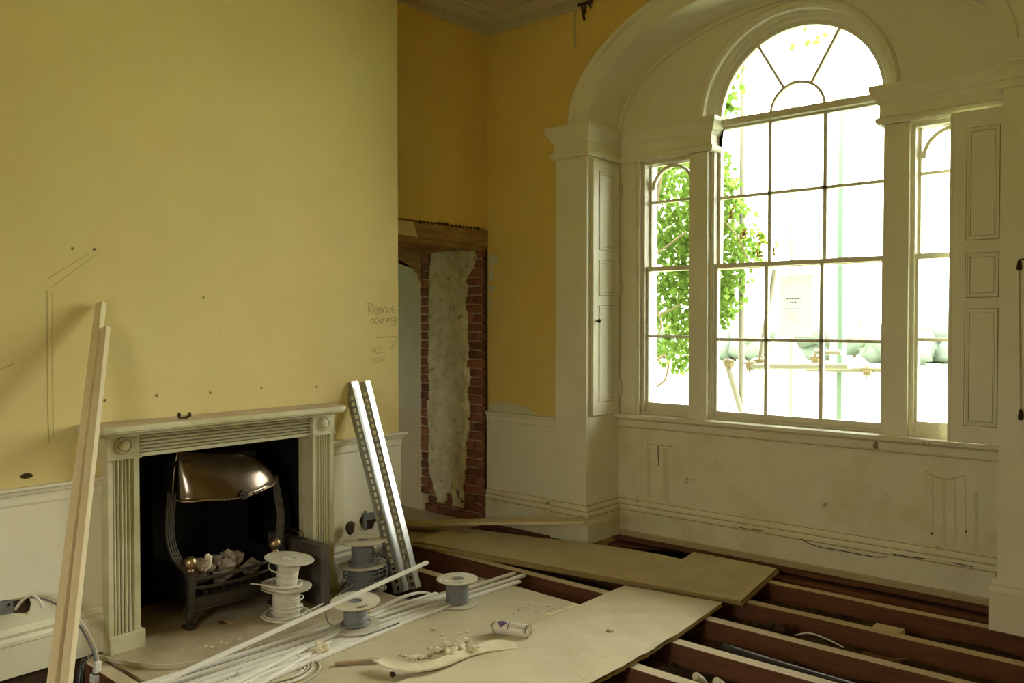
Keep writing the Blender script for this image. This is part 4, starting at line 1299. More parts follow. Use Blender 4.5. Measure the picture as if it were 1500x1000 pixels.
# ------------------------------------------------------------------ slotted angle bars leaning on the breast
def angle_bar(label, off, ltop):
    """L-section with slots along its left leg, ridge toward the room"""
    foot, top = Vector((-3.835, 3.48, .004)), Vector((-4.245, 3.415, 1.285))
    d = (top - foot).normalized()
    s = Vector((0.758, 0.653, 0)); s = (s - d * s.dot(d)).normalized()      # across, to the right in view
    o_ = s.cross(d).normalized()
    if o_.dot(-_f) < 0: o_ = -o_                                               # out toward the room
    foot = foot + s * off; L = (top - foot).length * ltop
    t = thing('slotted_angle_bar', label, 'metal bar', foot, 'slotted angle bars')
    T = .002
    ridge = Vector((0, 0)); lft = Vector((-.042, -.014)); rgt = Vector((.036, -.050)) if off < 0 else Vector((.026, -.037))
    def P(c, h): return foot + s * c.x + o_ * c.y + d * h
    # plain right leg
    bm = B()
    n_ = Vector((.81, .58)) * T
    for a, b in ((ridge, rgt),):
        vs = [bm.verts.new(P(c, h)) for h in (0, L) for c in (a, b, b - n_, a - n_)]
        for f in ((0, 1, 2, 3), (7, 6, 5, 4), (0, 4, 5, 1), (1, 5, 6, 2), (2, 6, 7, 3), (3, 7, 4, 0)): bm.faces.new([vs[i] for i in f])
    obj('plain_leg', bm, M['zinc'], t)
    # slotted left leg: a real ladder of holes
    bm = B()
    cs = [0, .30, .72, 1.0]; pitch = .042
    nrow = int(L / pitch)
    hs = []
    for i in range(nrow): hs += [i * pitch, i * pitch + .017]
    hs.append(L)
    G = {(i, j): bm.verts.new(P(ridge + (lft - ridge) * c, h)) for i, c in enumerate(cs) for j, h in enumerate(hs)}
    for i in range(3):
        for j in range(len(hs) - 1):
            if i == 1 and j % 2 == 1 and j < len(hs) - 2: continue
            bm.faces.new((G[i, j], G[i + 1, j], G[i + 1, j + 1], G[i, j + 1]))
    bmesh.ops.solidify(bm, geom=bm.faces[:], thickness=T)
    obj('slotted_leg', bm, M['zinc'], t)
    # narrow returned lip
    bm = B()
    l2 = lft + Vector((-.016, -.012))
    vs = [bm.verts.new(P(c, h)) for h in (0, L) for c in (lft, l2, l2 + Vector((0, -T)), lft + Vector((0, -T)))]
    for f in ((0, 1, 2, 3), (7, 6, 5, 4), (0, 4, 5, 1), (1, 5, 6, 2), (2, 6, 7, 3), (3, 7, 4, 0)): bm.faces.new([vs[i] for i in f])
    if off < 0: obj('lip', bm, M['zinc'], t)
    else: bm.free()
    return t, s, o_, d
_, S_, O_, D_ = angle_bar('slotted steel angle bar leaning on the breast, the one nearer the fireplace', -.042, 1.0)
angle_bar('slotted steel angle bar leaning on the breast, the one farther from the fireplace', .046, .985)
c0 = Vector((-3.835, 3.48, .004)) + D_ * .115
bm = B()
tube(bm, [c0 + S_ * a + O_ * b for a, b in ((-.105, -.035), (-.044, .006), (.0, -.012), (.044, .006), (.100, -.035), (.0, -.04))], .004, 6, closed=True)
tube(bm, [c0 + S_ * .09 + O_ * -.03, c0 + S_ * .13 + O_ * -.01 + Vector((0, 0, .012))], .003, 6)
lone('cable_tie', bm, M['black_cable'], 'black cable tie round the foot of the two slotted bars', 'cable tie')

# ------------------------------------------------------------------ timber battens leaning on the left
def batten(label, top, foot, w, dpt, name='timber_batten'):
    bm = B()
    bar(bm, foot, top, w, dpt, up=(1, .35, .2))
    bevel_all(bm, .0015)
    return lone(name, bm, M['pine'], label, 'timber batten', 'leaning battens', origin=foot)
Tt = at(148, 444, x=-4.252); d1 = (at(124, 636, x=-3.995) - Tt)
Ft = Tt + d1 * 2.86
batten('taller pale timber batten leaning on the left mantel corner, its top on the yellow wall', Tt, Ft, .030, .046)
dd = d1.normalized()
sd = dd.cross(-_f).normalized()
if sd.dot(_r) < 0: sd = -sd
T2 = Tt + d1 * .205 + sd * .030 + Vector((.012, 0, 0)); F2 = Ft + sd * .046 + Vector((.02, .0, 0))
batten('shorter pale timber batten leaning along the right of the taller one', T2, F2, .026, .046)

# ------------------------------------------------------------------ white trunking lengths
def strip(label, a, b, w=.029, h=.015, sag=0.0, name='trunking_strip', m='pvc'):
    a, b = Vector(a), Vector(b)
    bm = B()
    bar(bm, a, b, w, h)
    bevel_all(bm, .0015)
    return lone(name, bm, M[m], label, 'trunking', 'white trunking lengths', origin=a)
zf = .030
def fl(u, v, z=zf): return at(u, v, z=z)
def ext(a, b, k): return a + (b - a) * k             # lengthen beyond the frame
seq = [((216, 1001), (640, 869), .030), ((248, 1001), (754, 839), .032), ((276, 1001), (768, 842), .034), ((300, 1001), (761, 851), .030), ((328, 1001), (700, 870), .030), ((350, 1001), (655, 887), .030),
       ((374, 1001), (586, 914), .030)]
place_txt = ['the one nearest the hearth', 'second from the hearth, ending past the right drum', 'third from the hearth, longest of the bundle', 'fourth from the hearth, ending past the right drum',
             'fifth from the hearth, ending behind the right drum', 'sixth from the hearth', 'the one farthest from the hearth']
for (a, b, z), t_ in zip(seq, place_txt):
    A_, B_ = fl(*a, z), fl(*b, z)
    strip('white trunking length in the floor bundle, ' + t_, ext(B_, A_, 1.12), B_)
A_, B_ = fl(340, 1001, .048), fl(560, 893, .05)
strip('white plastic trunking length lying on top of the fanned bundle', ext(B_, A_, 1.1), B_)
A_, B_ = fl(362, 1001, .026), fl(394, 983, .026)
strip('short white trunking end poking in beside the coil of cable', ext(B_, A_, 1.8), B_, .018)
A_, B_ = fl(382, 1001, .036), fl(486, 938, .036)
strip('white plastic trunking length lying across the coil of cable', ext(B_, A_, 1.5), B_, .018)
P0 = at(232, 1001, z=.10); P1 = at(540, 862, z=.209)
k = 1.5
u_ = P0 + (P1 - P0) * 1.38
strip('long white trunking length slanting up over a grey cable drum', ext(P1, P0, 1.15), u_, .024, .016)
bm = B()
pts = smooth_path([at(540, 897, z=.04), at(565, 886, z=.05), at(590, 874, z=.06), at(612, 868, z=.055), at(626, 868, z=.03), at(634, 873, z=.01)], 6)
rings = []
for i, p in enumerate(pts):
    q = pts[min(i + 1, len(pts) - 1)] - pts[max(i - 1, 0)]; q.normalize()
    s = q.cross(Vector((0, 0, 1))).normalized(); n_ = s.cross(q)
    rings.append([bm.verts.new(p + s * a * .011 + n_ * b * .005) for a, b in ((-1, -1), (1, -1), (1, 1), (-1, 1))])
for A, C in zip(rings, rings[1:]):
    for k in range(4): bm.faces.new((A[k], A[(k + 1) % 4], C[(k + 1) % 4], C[k]))
bm.faces.new(rings[0][::-1]); bm.faces.new(rings[-1])
lone('trunking_strip', bm, M['pvc'], 'bent white trunking piece curling down at the foot of the slotted bars', 'trunking', 'white trunking lengths')
# white cable end running right from the lower white drum
bm = B(); tube(bm, smooth_path([at(382, 903, z=.012), at(405, 910, z=.010), at(430, 904, z=.010), at(452, 894, z=.012), at(473, 884, z=.02)], 6), .0048, 7)
lone('cable_end', bm, M['pvc_cable'], 'loose white cable tail running out from the foot of the white drums', 'cable', smooth=True)

# pale flat cable sweeping round the hearth
bm = B()
arc = smooth_path([at(137, 958, z=.02), at(160, 963, z=.02), at(195, 970, z=.02), at(240, 974, z=.02), at(290, 969, z=.02), at(340, 955, z=.02), at(400, 938, z=.02), at(450, 920, z=.018), at(486, 905, z=.018)], 6)
rings = []
for i, p in enumerate(arc):
    q = arc[min(i + 1, len(arc) - 1)] - arc[max(i - 1, 0)]; q.normalize()
    s = q.cross(Vector((0, 0, 1))).normalized()
    rings.append([bm.verts.new(p + s * a + Vector((0, 0, b))) for a, b in ((-.003, -.018), (.003, -.018), (.003, .004), (-.003, .004))])
for A, C in zip(rings, rings[1:]):
    for k in range(4): bm.faces.new((A[k], A[(k + 1) % 4], C[(k + 1) % 4], C[k]))
bm.faces.new(rings[0][::-1]); bm.faces.new(rings[-1])
lone('edging_strip', bm, M['drum'], 'pale bendy strip curving along the front of the hearth', 'strip')

# coil of pale cable
rc = random.Random(9)
cl_ = thing('cable_coil', 'loose coil of pale cable lying on the floor by the trunking', 'cable coil', at(402, 985, z=.02))
cc = at(402, 985, z=.02)
for k in range(7):
    bm = B(); r0 = .125 + .011 * k + rc.uniform(-.004, .004)
    ox, oy = rc.uniform(-.012, .012), rc.uniform(-.012, .012)
    pts = [cc + Vector((ox + r0 * cos(2 * pi * i / 44), oy + r0 * 1.08 * sin(2 * pi * i / 44), .006 + .004 * (k % 3) + .003 * sin(3 * 2 * pi * i / 44 + k))) for i in range(44)]
    tube(bm, pts, .0035, 6, closed=True)
    obj('turn', bm, M['pvc_cable'] if k % 2 else M['drum'], cl_, smooth=True)

# ------------------------------------------------------------------ aerosol can
a0, a1 = at(777, 934, z=.02), at(712, 924, z=.02)
ax = (a1 - a0); ax.z = 0; ax.normalize()
can_r = .035
cb_ = at(776, 925, z=.022 + can_r)
cm = Matrix.Translation(cb_) @ Matrix(((ax.x, -ax.y, 0, 0), (ax.y, ax.x, 0, 0), (0, 0, 1, 0), (0, 0, 0, 1)))
can = thing('aerosol_can', 'white aerosol can with a purple diamond lying on its side on the boards', 'spray can', cb_ + Vector((0, 0, -can_r)))
def canpart(name, bm, m, smooth=40):
    place(bm, cm); return obj(name, bm, m, can, smooth)
bm = B(); lathe(bm, [(can_r - .002, .004), (can_r, .007), (can_r, .188), (can_r - .002, .192)], n=32, axis='x'); canpart('body', bm, M['can'])
bm = B(); lathe(bm, [(can_r - .006, .003), (can_r - .004, .0), (can_r + .001, .0), (can_r + .001, .006), (can_r - .002, .007)], n=32, axis='x'); lathe(bm, [(0, .006), (can_r - .006, .003)], n=32, axis='x'); canpart('base_rim', bm, M['can_metal'])
bm = B(); lathe(bm, [(can_r - .002, .192), (can_r - .001, .195), (can_r - .006, .202), (.020, .209), (.015, .211), (.015, .215), (.008, .216), (.008, .213)], n=28, axis='x'); canpart('shoulder', bm, M['can_metal'])
bm = B(); lathe(bm, [(.0055, .213), (.0055, .222), (.004, .226), (0, .226)], n=14, axis='x'); canpart('nozzle', bm, M['can'])
def decal(x0, x1, a_lo, a_hi, m, shape=None, k=8):
    """printed patch on the can wall; angle measured from the top, toward the camera"""
    b = B(); R_ = can_r + .0004
    side = 1 if (Vector((-ax.y, ax.x, 0)).dot(-_f) > 0) else -1
    G = {}
    for i in range(k + 1):
        for j in range(k + 1):
            u = i / k; v = j / k
            if shape == 'diamond':
                w_ = 1 - abs(2 * v - 1); xx = (x0 + x1) / 2 + (u - .5) * (x1 - x0) * w_
            else: xx = x0 + (x1 - x0) * u
            a = a_lo + (a_hi - a_lo) * v
            G[i, j] = b.verts.new((xx, side * R_ * sin(a), R_ * cos(a)))
    for i in range(k):
        for j in range(k):
            b.faces.new((G[i, j], G[i + 1, j], G[i + 1, j + 1], G[i, j + 1]))
    canpart('print', b, m, True)
decal(.122, .176, -.35, 1.25, M['purple'], 'diamond')
decal(.108, .113, .1, 1.3, M['dkprint']); decal(.010, .016, .2, 1.55, M['dkprint']); decal(.024, .026, .5, 1.4, M['purple'])
for q in range(3): decal(.032 + q * .0, .036 + .03 * (q + 1) * .7, .55 + .22 * q, .58 + .22 * q, M['grey_print'])
decal(.074, .080, .25, .5, M['purple'])

# ------------------------------------------------------------------ debris on the boards
bm = B()                                             # curved strip of old lining torn off with plaster on it
path = smooth_path([at(556, 966, z=.055), at(575, 976, z=.050), at(605, 981, z=.045), at(640, 975, z=.045), at(672, 962, z=.040), at(700, 953, z=.036), at(728, 946, z=.034), at(757, 946, z=.030)], 6)
rings = []
nP = len(path)
for i, p in enumerate(path):
    q = path[min(i + 1, nP - 1)] - path[max(i - 1, 0)]; q.normalize()
    s = q.cross(Vector((0, 0, 1))).normalized()
    f_ = i / (nP - 1)
    wd = .045 * (1 - .15 * f_) + (.035 * max(0, 1 - abs(f_ - .86) / .16)) + .006 * noise.noise((i * .6, 2, 2))
    curl = .016 * (1 - f_)
    rings.append([bm.verts.new(p + s * (wd * a) + Vector((0, 0, curl * a * a - .012 + b_))) for a, b_ in ((-1, 0), (-.4, 0), (.3, 0), (.9, 0), (.9, -.008), (.3, -.010), (-.4, -.010), (-1, -.008))])
for A, C in zip(rings, rings[1:]):
    for k in range(8): bm.faces.new((A[k], A[(k + 1) % 8], C[(k + 1) % 8], C[k]))
bm.faces.new(rings[0][::-1]); bm.faces.new(rings[-1])
zmin = min(v.co.z for v in bm.verts)
bmesh.ops.translate(bm, verts=bm.verts, vec=(0, 0, .0235 - zmin))
lone('torn_strip', bm, M['debris'], 'curved torn strip of old lining with plaster on it on the near boards', 'debris', smooth=50)
bm = B(); bar(bm, at(490, 972, z=.030), at(566, 965, z=.034), .018, .012)
lone('wood_lath', bm, M['stick'], 'thin brown wooden lath end sticking out beside the torn strip', 'lath')
bm = B(); lump(bm, at(471, 949, z=.045), .036, 77, 3, .5, (1.2, 1, .75))
lone('plaster_chunk', bm, M['debris'], 'fist-sized broken chunk of plaster by the ends of the trunking', 'plaster')
ORD = ['first', 'second', 'third', 'fourth', 'fifth', 'sixth', 'seventh', 'eighth', 'ninth', 'tenth', 'eleventh', 'twelfth', 'thirteenth']
for k, (u, v, r) in enumerate([(604, 963, .016), (618, 961, .014), (638, 951, .018), (652, 944, .024), (661, 955, .030), (673, 946, .032), (684, 938, .020), (694, 950, .026)]):
    bm = B(); lump(bm, at(u, v, z=.048), r, k + 60, 3, .8, (1.1, 1, .62))
    lone('plaster_flake', bm, M['debris'], 'crumbled flake of plaster heaped on the torn strip, %s from its jagged end' % ORD[k], 'plaster', 'flakes on the torn strip')
bm = B(); rr = random.Random(21)
spots_ = [(735, 966, 30, 5, 70), (610, 962, 26, 4, 45), (665, 947, 26, 8, 60), (640, 980, 60, 6, 40), (800, 890, 50, 10, 30), (486, 950, 22, 8, 60), (620, 930, 90, 20, 25), (345, 945, 60, 12, 20)]
for u, v, du, dv, n_ in spots_:
    for k in range(n_):
        p = at(u + rr.gauss(0, du * .5), v + rr.gauss(0, dv * .5), z=.024)
        lump(bm, p, abs(rr.gauss(0, .003)) + .0024, k, 1, .5, (1.3, 1.2, .55))
o = obj('plaster_crumbs', bm, M['crumb']); tag(o, 'crumbs of plaster scattered over the boards and hearth', 'crumbs', kind='stuff')
bm = B(); lump(bm, at(893, 925, z=.03), .016, 15, 2, .6, (1.3, 1, .6))
lone('wood_chip', bm, M['stick'], 'small brown chip lying alone on the clear middle board', 'chip')
bm = B(); lump(bm, at(575, 987, z=.03), .013, 19, 2, .5)
lone('dark_crumb', bm, M['leaf_dry'], 'small black crumb just in front of the torn strip', 'crumb')
bm = B(); lump(bm, at(324, 911, z=.012), .012, 29, 2, .5, (1.6, 1, .6))
lone('dark_crumb', bm, M['leaf_dry'], 'small dark crumb on the hearth in front of the grate foot', 'crumb')
bm = B()
for q in range(4): tube(bm, smooth_path([at(318 + q * 5, 905 + q * 2, z=.006), at(328 + q * 4, 908 + q, z=.014), at(342 + q * 3, 914 - q, z=.006)], 4), .0025, 5)
o = lone('dry_twigs', bm, M['stick'], 'a few brown dry twigs on the hearth before the grate', 'twigs')
o['kind'] = 'stuff'
bm = B(); bar(bm, at(845, 1003, z=.03), at(862, 985, z=.03), .012, .010)
lone('wood_splinter', bm, M['plank'], 'pale wood splinter at the near broken edge of the middle board', 'splinter')

# ------------------------------------------------------------------ cables, sockets and holes by the left wall
sb = thing('socket_box', 'grey metal socket box in the torn hole in the left wainscot', 'socket box', at(10, 890, x=-4.285))
pa, pb = at(-30, 884, x=-4.287), at(19, 899, x=-4.287)
bm = B(); box(bm, -4.2895, -4.284, pa.y, pb.y, pb.z + .004, pa.z + .03)
obj('box', bm, M['grey_cable'], sb)
bm = B(); lathe(bm, [(.007, 0), (.006, .002), (0, .003)], at(13, 885, x=-4.284), 10, 'x'); obj('screw', bm, M['bronze'], sb)
bm = B(); pp = [at(u, v, x=-4.2885) for u, v in [(19, 880), (41, 875), (45, 885), (43, 893), (38, 897), (19, 898)]]
prism(bm, [(p.y, p.z) for p in pp], 'x', -4.2899, -4.288)
obj('hole_back', bm, M['hole'], sb)
cbl = [(22, 893, -4.26), (32, 880, -4.25), (42, 873, -4.24), (50, 872, -4.225), (58, 880, -4.21), (63, 890, -4.20)]
bm = B(); tube(bm, smooth_path([at(u, v, x=x) for u, v, x in cbl], 5), .007, 7)
lone('cut_cable', bm, M['pvc_cable'], 'short cut white cable end hanging out of the left wall hole', 'cable', smooth=True)
for k, (dx, pts) in enumerate(((0, [(48, 872, -4.25), (75, 875, -4.20), (100, 890, -4.15), (120, 912, -4.11), (135, 938, -4.09), (142, 960, -4.08), (144, 978, -4.07)]), (0, [(44, 874, -4.25), (72, 880, -4.20), (96, 894, -4.16), (116, 916, -4.12), (132, 944, -4.09), (139, 962, -4.08), (141, 980, -4.07)]))):
    bm = B(); tube(bm, smooth_path([at(u, v, x=x) for u, v, x in pts], 6), .0055, 7)
    lone('grey_cable', bm, M['grey_cable'] if k else M['drum'], ('outer' if k == 0 else 'inner') + ' of two thin cables looping from the wall hole into the taped joint', 'cable', 'looping cables', smooth=True)
tj = thing('taped_joint', 'white taped joint on the cables where they enter the floor by the hearth', 'tape', at(141, 985, x=-4.07))
ca, cbp = at(143, 968, x=-4.07), at(140, 1004, x=-4.07)
bm = B(); bar(bm, ca, ca + (cbp - ca) * .52, .030, .030, up=(1, 0, 0)); bevel_all(bm, .006, 2); obj('upper_wrap', bm, M['pvc'], tj)
bm = B(); bar(bm, ca + (cbp - ca) * .50, ca + (cbp - ca) * .86, .050, .040, up=(1, 0, 0)); bevel_all(bm, .008, 2); obj('lower_wrap', bm, M['paper'], tj)
bm = B(); bar(bm, ca + (cbp - ca) * .46, ca + (cbp - ca) * .52, .036, .036, up=(1, 0, 0)); obj('band', bm, M['black_cable'], tj)
for k in range(5):
    bm = B(); o_ = k * .012
    tube(bm, smooth_path([at(136 - k * 2, 958 + k, x=-4.10 + o_), at(126 - k * 2, 966 + k * 2, x=-4.10 + o_), at(122 - k * 2, 985, x=-4.10 + o_), at(122 - k * 3, 1015, x=-4.10 + o_)], 5), .006, 7)
    lone('black_cable', bm, M['grey_cable'] if k % 2 else M['black_cable'], 'dark cable dropping into the floor beside the taped joint, %s from it' % ['nearest', 'second', 'third', 'fourth', 'farthest'][k], 'cable', 'dark cables by the taped joint', smooth=True)
for k, pts in enumerate((((88, 980), (98, 992), (100, 1012)), ((96, 972), (102, 985), (104, 1010)))):
    bm = B(); tube(bm, smooth_path([at(u, v, z=-.10) for u, v in pts], 5), .010, 7)
    lone('grey_cable', bm, M['grey_cable'], 'thick grey cable in the dark gap at the foot of the battens, ' + ('left one' if k == 0 else 'right one'), 'cable', smooth=True)

sb2 = thing('socket_box', 'broken grey socket box in the hole in the wainscot behind the slotted bars', 'socket box', at(545, 757, x=-4.28))
pa, pb = at(532, 752, x=-4.285), at(556, 768, x=-4.285)
bm = B(); box(bm, -4.2895, -4.262, pa.y, pa.y + .012, pb.z, pa.z + .02); box(bm, -4.2895, -4.27, pa.y + .02, pb.y + .05, pb.z + .05, pa.z); obj('box', bm, M['grey_cable'], sb2)
bm = B(); pp = [at(u, v, x=-4.2885) for u, v in [(527, 762), (533, 752), (550, 750), (562, 748), (566, 760), (552, 764), (548, 774), (535, 778)]]
prism(bm, [(p.y, p.z) for p in pp], 'x', -4.2899, -4.288); obj('hole_back', bm, M['hole'], sb2)
bm = B(); c = at(513, 773, x=-4.24); lump(bm, c, .038, 31, 2, .4, (.6, .9, 1.2))
lone('mortar_lump', bm, M['leaf_dry'], 'dark lump of mortar behind the upper grey drum at the wainscot', 'mortar')
hp = thing('skirting_hole', 'hole sawn in the skirting behind the slotted bars with grey cables in it', 'hole', (-4.285, 3.60, .02))
bm = B(); box(bm, -4.2899, -4.2885, 3.54, 3.66, .012, .15); obj('hole_back', bm, M['hole'], hp)
for k in range(3):
    bm = B(); y = 3.56 + k * .03; tube(bm, smooth_path([(-4.285, y - .01, .135), (-4.262, y, .11), (-4.25, y + .012, .06), (-4.255, y + .02, .015)], 5), .007, 7); obj('cable', bm, M['grey_cable'], hp, smooth=True)

# ------------------------------------------------------------------ marks on the walls
def ribbon(bm, pts, w, plane_n, lift=.0008):
    """flat pencil line following points on a wall"""
    pts = [Vector(p) for p in pts]; n_ = Vector(plane_n)
    prev = None
    for i, p in enumerate(pts):
        d = (pts[min(i + 1, len(pts) - 1)] - pts[max(i - 1, 0)]).normalized()
        s = d.cross(n_).normalized()
        cur = [bm.verts.new(p + s * (w / 2) + n_ * lift), bm.verts.new(p - s * (w / 2) + n_ * lift)]
        if prev: bm.faces.new((prev[0], prev[1], cur[1], cur[0]))
        prev = cur

GL = {'R': [[(0, 0), (0, 1)], [(-.1, .95), (.3, 1.02), (.5, .8), (.3, .55), (.05, .5)], [(.1, .5), (.5, 0)]],
      'e': [[(0, .3), (.4, .34), (.36, .55), (.15, .6), (0, .35), (.08, .06), (.3, 0), (.45, .1)]],
      'm': [[(0, 0), (.02, .55)], [(.02, .4), (.15, .55), (.25, .4), (.25, 0)], [(.25, .4), (.4, .55), (.5, .4), (.5, 0)]],
      'o': [[(.2, .55), (0, .4), (0, .15), (.2, 0), (.4, .15), (.4, .4), (.2, .55)]],
      'v': [[(0, .55), (.2, 0), (.4, .55)]],
      'p': [[(0, -.4), (.02, .55)], [(.02, .45), (.25, .58), (.4, .35), (.25, .05), (.03, .1)]],
      'n': [[(0, 0), (.02, .55)], [(.02, .4), (.2, .55), (.35, .4), (.36, 0)]],
      'i': [[(0, 0), (.02, .5)]],
      'g': [[(.38, .5), (.15, .58), (0, .3), (.15, .05), (.36, .2)], [(.38, .55), (.38, -.2), (.2, -.42), (0, -.3)]],
      'A': [[(0, 0), (.25, 1), (.5, 0)], [(.1, .4), (.42, .4)]],
      'L': [[(0, 1), (0, 0), (.4, 0)]],
      'E': [[(.45, 1), (0, 1), (0, 0), (.45, 0)], [(0, .5), (.35, .5)]],
      'D': [[(0, 0), (0, 1), (.35, .85), (.45, .5), (.3, .1), (0, 0)]],
      'O': [[(.25, 1), (0, .7), (0, .3), (.25, 0), (.5, .3), (.5, .7), (.25, 1)]]}
AD = {'R': .62, 'e': .52, 'm': .62, 'o': .5, 'v': .48, 'p': .5, 'n': .48, 'i': .16, 'g': .5, 'A': .62, 'L': .5, 'E': .56, 'D': .58, 'O': .62}
def write(name, text, a, b, h, m, label, w=.0045):
    """handwriting on the breast between two points of the wall (y, z)"""
    a, b = Vector((a.y, a.z)), Vector((b.y, b.z))
    L = (b - a).length; tot = sum(AD[c] for c in text); k = L / tot
    e = (b - a).normalized(); nrm = Vector((-e.y, e.x))
    bm = B(); x = 0
    for c in text:
        for st in GL[c]:
            if len(st) > 2:
                st = [(p.x, p.y) for p in smooth_path([Vector((p[0], p[1], 0)) for p in st], 4)]
            pts = []
            for px, py in st:
                q = a + e * ((x + px) * k) + nrm * (py * h)
                pts.append((XB, q.x, q.y))
            ribbon(bm, pts, w, (1, 0, 0))
        x += AD[c]
    return lone(name, bm, M[m], label, 'handwriting')
X_ = XB
write('wall_writing', 'Remove', at(540, 461, x=X_), at(580, 458, x=X_), .075, 'pencil', 'word Remove pencilled on the yellow breast near its corner')
write('wall_writing', 'opening', at(543, 474, x=X_), at(581, 471, x=X_), .055, 'pencil', 'word opening pencilled under Remove on the yellow breast')
write('wall_writing', 'ALE', at(544, 517, x=X_), at(562, 516, x=X_), .034, 'pencil_faint', 'faint pencilled word ALE below the arrow on the breast')
write('wall_writing', 'DOOR', at(544, 532, x=X_), at(565, 530, x=X_), .036, 'pencil_faint', 'faint pencilled word DOOR, lowest of the pencilled words on the breast')
bm = B()
ribbon(bm, [at(552, 494, x=X_), at(581.5, 493, x=X_)], .006, (1, 0, 0)); ribbon(bm, [at(583, 495, x=X_), at(571, 513, x=X_)], .004, (1, 0, 0))
lone('pencil_arrow', bm, M['pencil'], 'pencilled arrow line pointing to the doorway between the words on the breast', 'pencil mark')
bm = B()
for l in ([(70, 408), (130, 371)], [(76, 420), (142, 372)], [(69, 425), (69, 520), (70, 600), (72, 650)], [(77, 428), (77, 520), (78, 640)]):
    ribbon(bm, [at(u, v, x=X_) for u, v in l], .004, (1, 0, 0))
lone('pencil_outline', bm, M['pencil_faint'], 'faint ghost outline of a removed bracket on the breast above the battens', 'wall mark')
bm = B()
ribbon(bm, [at(u, v, x=X_) for u, v in ((0, 541), (12, 536), (20, 532))], .006, (1, 0, 0)); ribbon(bm, [at(323, 474, x=X_), at(323, 492, x=X_)], .004, (1, 0, 0))
lone('wall_scuff', bm, M['pencil_faint'], 'two small dark scuffs on the breast above the mantel shelf', 'wall mark')
holes = [(138, 365, 'at the top of the ghost outline'), (106, 364, 'just left of the ghost outline tip'), (298, 436, 'alone at mid height'), (154, 586, 'first of the row over the mantel'), (230, 579, 'second of the row over the mantel'), (308, 575, 'third of the row over the mantel'), (383, 568, 'fourth of the row over the mantel'), (464, 566, 'last of the row over the mantel')]
for u, v, hl in holes:
    p = at(u, v, x=X_ + .001); bm = B(); lathe(bm, [(.007, -.002), (.008, .001), (.004, .0015), (.003, -.001), (0, -.001)], p, 10, 'x')
    lone('wall_plug', bm, M['pencil'], 'small dark screw hole in the yellow breast, ' + hl, 'screw hole', 'screw holes in the breast')
p = at(39, 697, x=X_ + .002); bm = B(); lump(bm, p, .022, 6, 2, .3, (.25, 1.2, .6))
lone('wall_fixing', bm, M['leaf_dry'], 'dark oval fixing in the breast just over the left dado rail', 'fixing')

# rust scars of two brackets on the panel under the window
YP = YN - .001
def scar(label, l, runs):
    bm = B()
    for (u0, v0), (u1, v1) in zip(l, l[1:]):
        a, c = at(u0, v0, y=YN), at(u1, v1, y=YN)
        for q in range(3):
            f0 = q / 3 + .03; f1 = f0 + .22 + .08 * noise.noise((u0, q, 1))
            ribbon(bm, [a + (c - a) * f0 + Vector((0, 0, .004 * noise.noise((q, u0, 4)))), a + (c - a) * f1], .009 + .005 * noise.noise((u0 * .7, q, 9)), (0, -1, 0))
    o = lone('bracket_scar', bm, M['stain'], label, 'stain', origin=at(*l[0], y=YN)); o['kind'] = 'stuff'
    for k, (u, v0, v1, w, m) in enumerate(runs):
        b = B(); a, c = at(u, v0, y=YN), at(u + 1, v1, y=YN)
        pts = [a + (c - a) * (i / 10) + Vector((.006 * noise.noise((i * .7, u, 1)), 0, 0)) for i in range(11)]
        ribbon(b, pts, w, (0, -1, 0), .0005 + k * .0001)
        place(b, Matrix.Translation(-o.location)); obj('run', b, M[m], o).location = (0, 0, 0)
    return o
scar('brown scar of a lost bracket with a dark drip, left side below the window', [(948, 650), (956, 651), (966, 652), (978, 654), (990, 653)], [(964, 653, 682, .008, 'hole'), (950, 655, 728, .03, 'stain_pale'), (975, 656, 735, .05, 'stain_pale')])
scar('brown curved scar of a lost bracket with long runs below the right side light', [(1357, 690), (1363, 695), (1372, 699), (1385, 702), (1398, 701), (1406, 697), (1414, 697)], [(1366, 700, 784, .012, 'stain_pale'), (1383, 704, 800, .016, 'stain_pale'), (1399, 703, 800, .014, 'stain_pale'), (1414, 700, 790, .012, 'stain_pale'), (1430, 720, 808, .02, 'stain_pale')])
for k, (u, v) in enumerate(((1365, 781), (1415, 778))):
    bm = B(); lathe(bm, [(.007, 0), (.006, .003), (0, .004)], at(u, v, y=YN - .003), 10, 'y')
    lone('panel_nail', bm, M['bronze'], ('left' if k == 0 else 'right') + ' of two dark nail heads low on the panel under the right side light', 'nail')
bm = B()                                             # long crack in the skirting paint
ribbon(bm, [at(u, v, y=YN - .035) for u, v in ((1173, 788), (1185, 796), (1205, 802), (1230, 806), (1262, 812), (1285, 816), (1300, 815))], .006, (0, -1, 0), .001)
ribbon(bm, [at(u, v, y=YN - .035) for u, v in ((1083, 772), (1100, 775), (1118, 777))], .005, (0, -1, 0), .001)
ribbon(bm, [at(u, v, y=YN - .035) for u, v in ((1308, 811), (1330, 815), (1355, 818))], .006, (0, -1, 0), .001)
ribbon(bm, [at(u, v, y=YN - .035) for u, v in ((1395, 824), (1410, 827), (1425, 830))], .005, (0, -1, 0), .001)
o = lone('skirting_crack', bm, M['hole'], 'dark crack running along the skirting under the window', 'crack'); o['kind'] = 'stuff'
bm = B()
for (u0, v0, u1, v1, w) in ((846, 8, 868, 2, .02), (852, 6, 856, 30, .016), (858, 4, 856, 20, .012), (862, 3, 866, 12, .01)):
    bar(bm, at(u0, v0, y=YW - .02), at(u1, v1, y=YW - .025), w, .008, up=(0, 1, 0))
o = lone('torn_lath', bm, M['leaf_dry'], 'dark torn laths hanging where the cornice is broken above the niche arch', 'lath'); o['kind'] = 'stuff'
